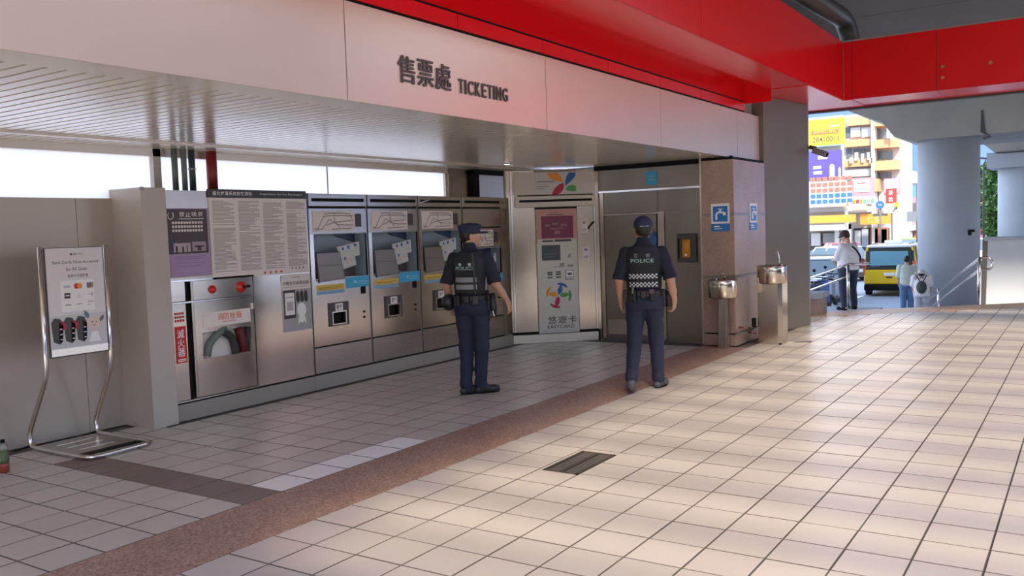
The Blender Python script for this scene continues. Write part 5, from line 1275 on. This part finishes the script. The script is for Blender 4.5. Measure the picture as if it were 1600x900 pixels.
MB().prism([(on_y(1398, 290, 70)[0]+0, on_y(1398, 286, 70)[1]), (on_y(1445, 290, 70)[0], on_y(1445, 284, 70)[1]), (on_y(1440, 290, 70)[0], on_y(1440, 270, 70)[1]), (on_y(1404, 290, 70)[0], on_y(1404, 262, 70)[1])], 71.6, 75.8).build('white_roof', C_W, wC)
for (a, b, c, d, nm, mm, o) in ((1410, 1436, 290, 312, 'glass_band', C_T, .3), (1412, 1436, 308, 318, 'red_band', C_PK, .5), (1400, 1436, 352, 360, 'awning', C_CR, 3), (1404, 1422, 360, 392, 'shop_opening', m_('stone_front', (.38, .36, .35)), .1), (1425, 1436, 356, 372, 'poster', C_BR, .4)): fp(wC, nm, 72, a, b, c, d, mm, o)
bx(None, 'x', 0, .01, 0, .01, 0, .01, C_W) if False else None
ub = thing('utility_box', 'grey box on the pole beside the big pier', 'box', (*P3(1433, 380, 50)[:2], GZ)); MB().tube([(0, 0, 0), (0, 0, on_y(1433, 288, 50)[1]-GZ)], .05, 8).build('pole', M_DKGREY, ub, True)
bx(ub, 'housing', -.45, .0, -.2, .1, on_y(1433, 346, 50)[1]-GZ, on_y(1433, 330, 50)[1]-GZ, m_('box_grey', (.22, .24, .25)))
# right of the pier
bD, wD = building('pale shop house seen right of the round pier', 66, 1520, 1600, 300, m_('pale_grey_render', (.58, .58, .58)), 8)
for (a, b, c, d, nm, mm, o) in ((1526, 1548, 296, 306, 'roof_edge', C_W, 1.0), (1528, 1540, 316, 336, 'orange_sign', C_O, .6), (1528, 1536, 338, 350, 'sign', C_BR, .8), (1528, 1537, 352, 364, 'sign', C_R, .8), (1528, 1537, 366, 380, 'sign', C_PK, .8), (1540, 1572, 352, 358, 'awning', C_GN, 3), (1541, 1573, 360, 374, 'white_van_side', C_W, .5)): fp(wD, nm, 66, a, b, c, d, mm, o)
for (a, b) in ((1529, 1533), (1536, 1540), (1543, 1547)): fp(wD, 'window', 66, a, b, 308, 316, C_GL, .1)
lp = thing('street_lamp', 'thin street lamp arm against the sky right of the pier', 'street lamp', (*P3(1537, 380, 42)[:2], GZ)); zz = on_y(1537, 246, 42)[1]-GZ
MB().tube([(0, 0, 0), (0, 0, zz-.3), (.1, 0, zz-.05), (-.35, 0, zz)], .04, 8).build('pole', M_DKGREY, lp, True); MB().box(-.6, -.3, -.08, .08, zz-.05, zz+.03).build('lamp_head', M_DKGREY, lp)

# hills far behind
V = []; n = 60
for i in range(n+1):
    a = R(-60+i*2.0); h_ = 66+14*math.sin(i*.7)+9*math.sin(i*1.9+1); x, y_ = 420*math.sin(a), 420*math.cos(a)
    V += [(x, y_, -2), (x*1.0, y_*1.0, h_*.55), (x*1.12, y_*1.12, h_)]
F_ = [(i*3+k, i*3+3+k, i*3+4+k, i*3+1+k) for i in range(n) for k in range(2)]
hl = mesh_obj('hills', V, F_, mat('hazy_blue_hill', (.06, .11, .24), 1.0, noise=(.05, .1)), None, True); struct(hl); hl.name = 'trim_11'  # blue haze put into the hill colour

# tree between the piers
def leafy(label, loc, h, r, n_, seed):
    t = thing('tree', label, 'tree', loc); rr = random.Random(seed)
    MB().tube([(0, 0, 0), (.05, 0, h*.35), (-.03, .05, h*.6)], [.14, .11, .06], 8).build('trunk', mat('bark', (.14, .10, .07), .9), t, True)
    mb = MB()
    for k in range(n_):
        a = rr.uniform(0, 6.28); u = rr.random()**.4; zz = rr.uniform(-1, 1); q_ = math.sqrt(max(0, 1-zz*zz))*r*u
        lob = 1+.25*math.sin(3*a+zz*4)
        c_ = Vector((q_*math.cos(a)*lob, q_*math.sin(a)*lob, h*.66+zz*h*.36)); d1 = Vector((rr.uniform(-1, 1), rr.uniform(-1, 1), rr.uniform(-.6, .6))).normalized()*.13; d2 = d1.cross(Vector((rr.uniform(-1, 1), rr.uniform(-1, 1), 1))).normalized()*.07
        n0 = len(mb.v); mb.v += [c_-d1, c_+d2, c_+d1, c_-d2]; mb.f.append([n0, n0+1, n0+2, n0+3])
    o = mb.build('foliage', mat('tree_leaf', (.13, .26, .06), .6, noise=(3, .4)), t); o['kind'] = 'stuff'
    return t
x_, _ = on_y(1562, 300, 47); leafy('green leafy street tree between the two concrete piers', (x_, 47, GZ), on_y(1562, 250, 47)[1]-GZ, 1.15, 5200, 3)

# ---- vehicles
M_TYRE = mat('tyre', (.02, .02, .022), .7); M_CGL = mat('car_glass', (.06, .09, .10), .06, spec=.8)
def car(label, loc, rz, paint, L=4.3, W=1.75, H=1.5, van=False, name='car', top=None):
    c = thing(name, label, 'car', loc, rz); g = .18; wl_ = H*.60
    def loft(secs):
        """secs = (y, z0, z1, halfwidth bottom, halfwidth top)"""
        mb = MB()
        for (y_, z0, z1, a, b) in secs: mb.v += [(-a, y_, z0), (-a*1.0, y_, (z0+z1)/2), (-b, y_, z1), (b, y_, z1), (a*1.0, y_, (z0+z1)/2), (a, y_, z0)]
        k = 6
        for i in range(len(secs)-1): mb.f += [[i*k+j, (i+1)*k+j, (i+1)*k+(j+1) % k, i*k+(j+1) % k] for j in range(k)]
        mb.f += [[5, 4, 3, 2, 1, 0][::-1], [(len(secs)-1)*k+j for j in (5, 4, 3, 2, 1, 0)]]
        return mb
    hw = W/2
    hood = wl_*.98 if not van else wl_
    loft([(-L/2, g+.12, wl_*.92, hw*.92, hw*.88), (-L/2+.12, g, wl_, hw, hw*.96), (L*.18, g, wl_, hw, hw*.96), (L/2-.35, g, hood*.92, hw, hw*.92), (L/2, g+.1, hood*.72, hw*.9, hw*.82)]).build('body', paint, c)
    if van: ys = (-L/2+.02, -L/2+.16, L*.20, L*.40)
    else: ys = (-L/2+.35, -L/2+.85, L*.02, L*.24)
    cb = loft([(ys[0], wl_-.02, wl_+.02, hw*.93, hw*.93), (ys[1], wl_-.02, H-.03, hw*.93, hw*.76), (ys[2], wl_-.02, H-.02, hw*.93, hw*.76), (ys[3], wl_-.02, wl_+.02, hw*.93, hw*.93)]).build('glasshouse', M_CGL, c)
    rt_ = MB().box(-hw*.78, hw*.78, ys[1]-.05, ys[2]+.05, H-.06, H, .03).build('roof', top or paint, c)
    for s_ in (-1, 1):
        for yy_ in (ys[1]+.02, (ys[1]+ys[2])/2, ys[2]):
            MB().tube([(s_*hw*.94, yy_+(.02 if yy_ < ys[2] else .25), wl_), (s_*hw*.77, yy_, H-.04)], .035, 6).build('roof_post', paint, c)
        for yy_ in (-L*.31, L*.31):
            w0 = MB().cyl((s_*(hw-.10)-.11, yy_, .31), .31, .22, 'x', 24).build('wheel', M_TYRE, c); MB().cyl((s_*(hw+.012)-.005, yy_, .31), .18, .01, 'x', 16).build('hub', M_CHROME, w0)
        MB().box(s_*hw*.78-.10, s_*hw*.78+.10, -L/2-.02, -L/2+.06, wl_*.72, wl_*.98).build('tail_light', mat('tail_red', (.6, .03, .02), .3), c)
        MB().box(s_*hw*.72-.14, s_*hw*.72+.14, L/2-.16, L/2-.01, hood*.55, hood*.70).build('headlight', M_WHITE, c)
        MB().box(s_*(hw+.08)-.07, s_*(hw+.08)+.07, ys[3]-.25, ys[3]-.13, wl_, wl_+.16, .02).build('mirror', paint, c)
    MB().box(-hw*.9, hw*.9, -L/2-.05, -L/2+.1, g, g+.22, .03).build('bumper', M_DKGREY, c); MB().box(-.22, .22, -L/2-.055, -L/2-.045, wl_*.55, wl_*.55+.12).build('number_plate', M_WHITE, c)
    return c
M_TAXI = mat('taxi_yellow', (.86, .56, .01), .25, coat=.6); M_CW = mat('white_paint_and_sky_glare', (.80, .80, .82), .25, coat=.6); M_CR = mat('red_car_paint', (.55, .03, .06), .25, coat=.6); M_CD = mat('dark_car_paint', (.05, .06, .10), .2, coat=.8)
def van_taxi():
    x0, z0 = on_y(1389, 456, 33.3)
    c = thing('taxi_van', 'yellow taxi van seen from behind on the street', 'van', (x0, 34.0, GZ), R(4)); hw = .84; L = 4.3; H = 1.78
    y = -1.0
    # one lofted body: cross-sections along y
    secs = [(y, .30, .86, .80, .80), (y+.05, .22, .95, .84, .83), (y+.9, .20, .98, .85, .84), (y+3.2, .20, .98, .85, .83), (y+3.9, .24, .86, .83, .78), (y+4.2, .35, .70, .74, .68)]
    mb = MB(); k = 6
    for (yy, a0, a1, p, q_) in secs: mb.v += [(-p*.96, yy, a0), (-p, yy, (a0+a1)/2), (-q_, yy, a1), (q_, yy, a1), (p, yy, (a0+a1)/2), (p*.96, yy, a0)]
    for i in range(len(secs)-1): mb.f += [[i*k+j, (i+1)*k+j, (i+1)*k+(j+1) % k, i*k+(j+1) % k] for j in range(k)]
    mb.f += [[0, 1, 2, 3, 4, 5], [5*k+j for j in (5, 4, 3, 2, 1, 0)]]
    mb.build('body', M_TAXI, c)
    mb = MB(); secs = [(y+.0, .93, .98, .82, .82), (y+.14, .93, 1.70, .83, .72), (y+2.4, .93, 1.72, .83, .72), (y+3.3, .93, .98, .82, .80)]
    for (yy, a0, a1, p, q_) in secs: mb.v += [(-p, yy, a0), (-q_, yy, a1), (q_, yy, a1), (p, yy, a0)]
    k = 4
    for i in range(3): mb.f += [[i*k+j, (i+1)*k+j, (i+1)*k+(j+1) % k, i*k+(j+1) % k] for j in range(k)]
    mb.f += [[0, 1, 2, 3], [15, 14, 13, 12]]
    mb.build('glasshouse', mat('dark_van_glass', (.035, .045, .05), .12), c)
    # rear hatch, window and details
    tl = -math.atan2(.14, .72)
    hatch = MB().box(-.78, .78, -.03, .02, .0, .80, .02).build('rear_hatch', mat('black_hatch_frame', (.03, .035, .035), .3), c); hatch.location = (0, y, .93); hatch.rotation_euler = (tl*.98, 0, 0)
    MB().box(-.62, .60, -.045, -.03, .12, .64, .012).build('rear_window', mat('glass_painted_sky', (.20, .42, .50), .08, .3), hatch)  # sky reflection put into the window as blue colour
    MB().box(-.30, .25, -.06, -.045, .10, .13, .004).build('wiper', M_BLACK, hatch)
    MB().box(-.80, .80, -.06, .02, .42, .92, .03).build('lower_hatch', M_TAXI, c).location = (0, y, 0)
    MB().box(-.10, .10, -.075, -.06, .64, .68).build('handle', M_BLACK, c).location = (0, y, 0)
    MB().box(-.17, .17, -.072, -.06, .72, .82).build('number_plate', M_WHITE, c).location = (0, y, 0)
    MB().box(-.82, .82, -.12, .1, .20, .42, .04).build('bumper', M_BLACK, c).location = (0, y, 0)
    for s_ in (-1, 1):
        MB().box(s_*.80-.055, s_*.80+.055, -.05, .08, .75, 1.22, .02).build('tail_light', mat('tail_orange', (.75, .12, .03), .3), c).location = (0, y, 0)
        for yy in (y+.75, y+3.3):
            w0 = MB().cyl((s_*.76-.1, yy, .31), .31, .2, 'x', 24).build('wheel', M_TYRE, c); MB().cyl((s_*.865-.005, yy, .31), .18, .01, 'x', 16).build('hub', M_CHROME, w0)
        MB().tube([(s_*.72, y+.14, 1.70), (s_*.83, y+.12, .95)], .05, 6).build('roof_post', M_TAXI, c); MB().tube([(s_*.72, y+1.3, 1.70), (s_*.83, y+1.3, .95)], .05, 6).build('roof_post', M_TAXI, c)
        MB().box(s_*.93-.09, s_*.93+.09, y+2.9, y+3.0, 1.0, 1.2, .02).build('mirror', M_BLACK, c)
    MB().box(-.74, .74, y+.08, y+2.5, 1.69, H, .035).build('roof', M_CW, c); MB().tube([(-.60, y+.3, H+.03), (-.60, y+2.2, H+.03)], .02, 6).build('roof_rail', M_DKGREY, c); MB().tube([(.60, y+.3, H+.03), (.60, y+2.2, H+.03)], .02, 6).build('roof_rail', M_DKGREY, c)  # white roof colour stands for sky glare on yellow paint
    MB().box(-.30, .30, y+1.3, y+1.5, H, H+.13, .02).build('roof_sign', M_WHITE, c)
van_taxi()
car('small yellow taxi driving far behind the taxi van', (on_y(1428, 384, 58)[0], 58, GZ), R(188), M_TAXI, 4.4, 1.75, 1.45)
car('white car leftmost, parked behind the man in white', (on_y(1276, 410, 40)[0], 42, GZ), R(60), M_CW, 4.3, 1.75, 1.5)
car('red car parked between the white cars at left', (on_y(1296, 400, 47)[0], 49, GZ), R(30), M_CR, 4.2, 1.75, 1.5)
car('silver white car nearest to the steel column edge', (on_y(1283, 440, 31)[0]-.3, 32, GZ), R(12), M_CW, 4.4, 1.78, 1.45)
car('white car passing right of the round pier', (on_y(1534, 395, 52)[0], 53, GZ), R(0), M_CW, 4.3, 1.75, 1.5)
def scooter(label, loc, rz, col):
    s = thing('scooter', label, 'scooter', loc, rz)
    w_ = MB().cyl((-.05, -.6, .25), .25, .10, 'x', 20).build('wheel', M_TYRE, s); MB().cyl((-.05, .62, .25), .25, .10, 'x', 20).build('wheel', M_TYRE, s)
    MB().prism([(-.85, .45), (-.3, .30), (-.2, .78), (-.85, .88)], -.14, .14).build('tail_body', col, s).rotation_euler = (0, 0, R(90))
    MB().prism([(-.85, .86), (-.2, .78), (-.15, .84), (-.82, .94)], -.13, .13).build('seat', M_BLACK, s).rotation_euler = (0, 0, R(90))
    MB().prism([(-.35, .25), (.3, .25), (.3, .33), (-.35, .33)], -.13, .13).build('footboard', M_DKGREY, s).rotation_euler = (0, 0, R(90))
    MB().prism([(.28, .25), (.48, .3), (.36, .95), (.28, .95)], -.16, .16).build('front_shield', col, s).rotation_euler = (0, 0, R(90))
    MB().tube([(0, .62, .25), (0, .35, 1.0)], .03, 8).build('fork', M_STEELD, s); MB().tube([(-.32, .28, 1.04), (0, .36, 1.0), (.32, .28, 1.04)], .018, 8).build('handlebar', M_BLACK, s)
    for s_ in (-1, 1): MB().tube([(s_*.2, .34, 1.02), (s_*.26, .36, 1.2)], .008, 5).build('mirror_stem', M_BLACK, s); MB().cyl((s_*.26, .36, 1.22), .05, .015, 'y', 12).build('mirror', M_BLACK, s)
    return s
for k, (px, Y, c_, lb) in enumerate(((1268, 25.0, M_CD, 'dark scooter at the very left below the handrail'), (1283, 26.9, mat('blue_scooter', (.10, .14, .35), .3), 'blue scooter second from left below the handrail'), (1300, 28.8, mat('grey_scooter', (.4, .42, .48), .3), 'grey scooter just left of the man in white'))):
    scooter(lb, (on_y(px, 450, Y)[0], Y, GZ), R(4), c_)

# ---- people on the street
def street_person(label, loc, heading, spec):
    t = thing('person', label, 'person', loc, heading); g = spec; h = .016
    H = g.get('h', 1.68)/1.68; z = lambda a: a*H
    F = Field((-.5, -.4, -.02), (.5, .4, 1.78*H), h)
    wd = g.get('wide', 1.0)
    F.prof([(z(.84), 0, 0, .15*wd, .11*wd), (z(1.0), 0, 0, .15*wd, .12*wd), (z(1.25), 0, 0, .165*wd, .12*wd), (z(1.38), 0, -.01, .14*wd, .09), (z(1.42), 0, -.01, .07, .06)], .03)
    hy = g.get('head', 0); P, q = head(F, (0, g.get('lean', .03), z(1.57)), hy, g.get('tilt', 0)); F.cone((0, 0, z(1.38)), (0, .01, z(1.50)), .055, .05, .03)
    arms = g['arms']; legs = g['legs']
    for (S_, E_, W_), sd in zip(arms, (-1, 1)):
        F.cone(S_, E_, .05, .042, .03); F.cone(E_, W_, .04, .028, .02); d = Vector(W_)-Vector(E_); add_hand(F, W_, d, (-sd*.8, .3, 0), 1.05, .5, sd)
    for (H_, K_, A_) in legs: F.cone(H_, K_, .08, .055, .03); F.cone(K_, A_, .052, .036, .02); F.cone(A_, (A_[0], A_[1]+.12, .035), .035, .03, .02)
    F.mesh('body', M_SKIN, t)
    G = Field((-.34, -.3, .05), (.34, .3, 1.05), h)
    G.prof([(z(.80), 0, 0, .17*wd, .14*wd), (z(.98), 0, 0, .165*wd, .135*wd)], .03)
    for (H_, K_, A_) in legs: G.cone(H_, K_, .11*wd, .085, .03); G.cone(K_, (A_[0], A_[1], A_[2]+.02), .085, .072, .03)
    G.wrinkle(.003, 20, 1).mesh('trousers', g['trouser'], t)
    G = Field((-.5, -.35, .75), (.5, .35, 1.52), h)
    G.prof([(z(.86), 0, 0, .185*wd, .15*wd), (z(1.05), 0, 0, .18*wd, .15*wd), (z(1.25), 0, 0, .19*wd, .145*wd), (z(1.38), 0, -.01, .16*wd, .11), (z(1.43), 0, -.01, .09, .08)], .02)
    for (S_, E_, W_) in arms:
        e = np.array(S_)*.1+np.array(E_)*.9; G.cone(S_, e, .075, .078, .03)
    G.wrinkle(.004, 22, 2).mesh('shirt', g['shirt'], t)
    for (H_, K_, A_) in legs:
        G = Field((A_[0]-.1, A_[1]-.12, -.01), (A_[0]+.1, A_[1]+.27, .16), .012); G.cone((A_[0], A_[1]-.03, .04), (A_[0], A_[1]+.16, .035), .042, .04, .01); G.cone((A_[0], A_[1], .05), (A_[0], A_[1], .11), .045, .045, .02); G.mesh('shoe', g.get('shoe', M_BLACK), t)
    c = Vector((0, g.get('lean', .03), z(1.57))); rt = np.array(q.transposed())
    G = Field(c-Vector((.15, .16, .15)), c+Vector((.15, .16, .17)), .009); G.ell(P(0, -.018, .02), (.086, .096, .10), 0, rot=rt); G.ell(P(0, .062, -.03), (.11, .075, .12), 0, sub=True, rot=rt); G.mesh('hair', M_HAIR, t)
    if g.get('cap') is not None:
        G = Field(c-Vector((.25, .27, .12)), c+Vector((.25, .27, .2)), .010); G.ell(P(0, -.008, .055), (.096, .108, .085), 0, rot=rt); G.ell(P(0, .135, .030), (.075, .085, .014), .012, rot=rt)
        if g.get('brim'): G.ell(P(0, 0, .035), (.20, .21, .016), .015, rot=rt)
        G.cut(lambda X, Y, Z: (c.z+.005)-Z-.35*abs(math.sin(g.get('tilt', 0)))*.2); G.mesh('hat', g['cap'], t)
    return t
M_WS = mat('white_shirt_cloth', (.72, .68, .68), .8, noise=(8, .05))
arms1 = [((-.19, 0, 1.36), (-.23, .10, 1.10), (-.10, .30, 1.05)), ((.19, 0, 1.36), (.25, .04, 1.08), (.10, .28, 1.0))]
px_, zf = on_y(1326, 484, 19.6)
man = street_person('person in a white shirt, dark cap and dark trousers beside the handrail, head bowed', (px_, 19.6, zf), R(62), dict(h=1.66, wide=1.28, arms=arms1, legs=[((-.11, 0, .86), (-.13, .02, .47), (-.15, -.02, .085)), ((.11, 0, .86), (.15, .03, .47), (.17, .0, .085))], trouser=mat('dark_blue_trousers', (.022, .028, .05), .8), shirt=M_WS, head=R(20), tilt=R(-22), lean=.08, cap=mat('dark_maroon_cap', (.05, .02, .025), .7)))
MB().tube(fillet([(-.13, .10, 1.42), (-.02, -.16, 1.34), (.16, -.20, 1.12), (.24, -.06, .98)], .1), .018, 6).build('strap', M_BLACK, man)
MB().box(.20, .34, -.16, .12, .86, 1.08, .03).build('shoulder_bag', mat('dusty_red_bag', (.30, .12, .12), .7), man)
lnd = frame('trim_landing', (0, 0, 0)); lnd.name = 'trim_12'
bx(lnd, 'landing_slab', px_-.75, px_+.55, 19.2, 20.3, GZ, zf, M_CONC)
standing = [((-.09, 0, .86), (-.09, .02, .47), (-.09, -.02, .085)), ((.09, 0, .86), (.10, .05, .47), (.09, .06, .085))]
armsd = [((-.18, 0, 1.36), (-.22, .0, 1.10), (-.20, .08, .88)), ((.18, 0, 1.36), (.22, .0, 1.10), (.20, .08, .88))]
jz = GZ
p2 = street_person('person in a pale green shirt and jeans beside the taxi van', (on_y(1417, 450, 26.5)[0], 26.5, jz), R(10), dict(h=1.66, arms=armsd, legs=standing, trouser=mat('jeans', (.10, .18, .32), .85, noise=(9, .15)), shirt=mat('pale_green_shirt', (.50, .56, .48), .8, noise=(7, .2)), cap=None))
p3 = street_person('person in a white top with a dark backpack near the pier foot', (on_y(1440, 450, 25.2)[0], 25.2, jz), R(8), dict(h=1.55, wide=1.1, arms=armsd, legs=standing, trouser=mat('pale_grey_trousers', (.45, .46, .50), .8), shirt=M_WS, cap=mat('beige_sun_hat', (.50, .46, .42), .8), brim=True))
p3.scale = (.97, .97, .85)
bp = thing('backpack', 'small dark backpack worn by the person in white near the pier', 'backpack', (p3.location.x, p3.location.y, jz), R(8))
Field((-.2, -.42, .82), (.2, -.05, 1.4), .012).ell((0, -.20, 1.06), (.13, .09, .20), 0).mesh('pack', mat('dark_green_pack', (.04, .05, .04), .7), bp)
for s_ in (-1, 1): MB().tube([(s_*.04, -.22, 1.25), (s_*.10, -.17, 1.36), (s_*.12, -.05, 1.42)], .014, 6).build('strap', M_BLACK, bp)
bp.scale = (.97, .97, .85)
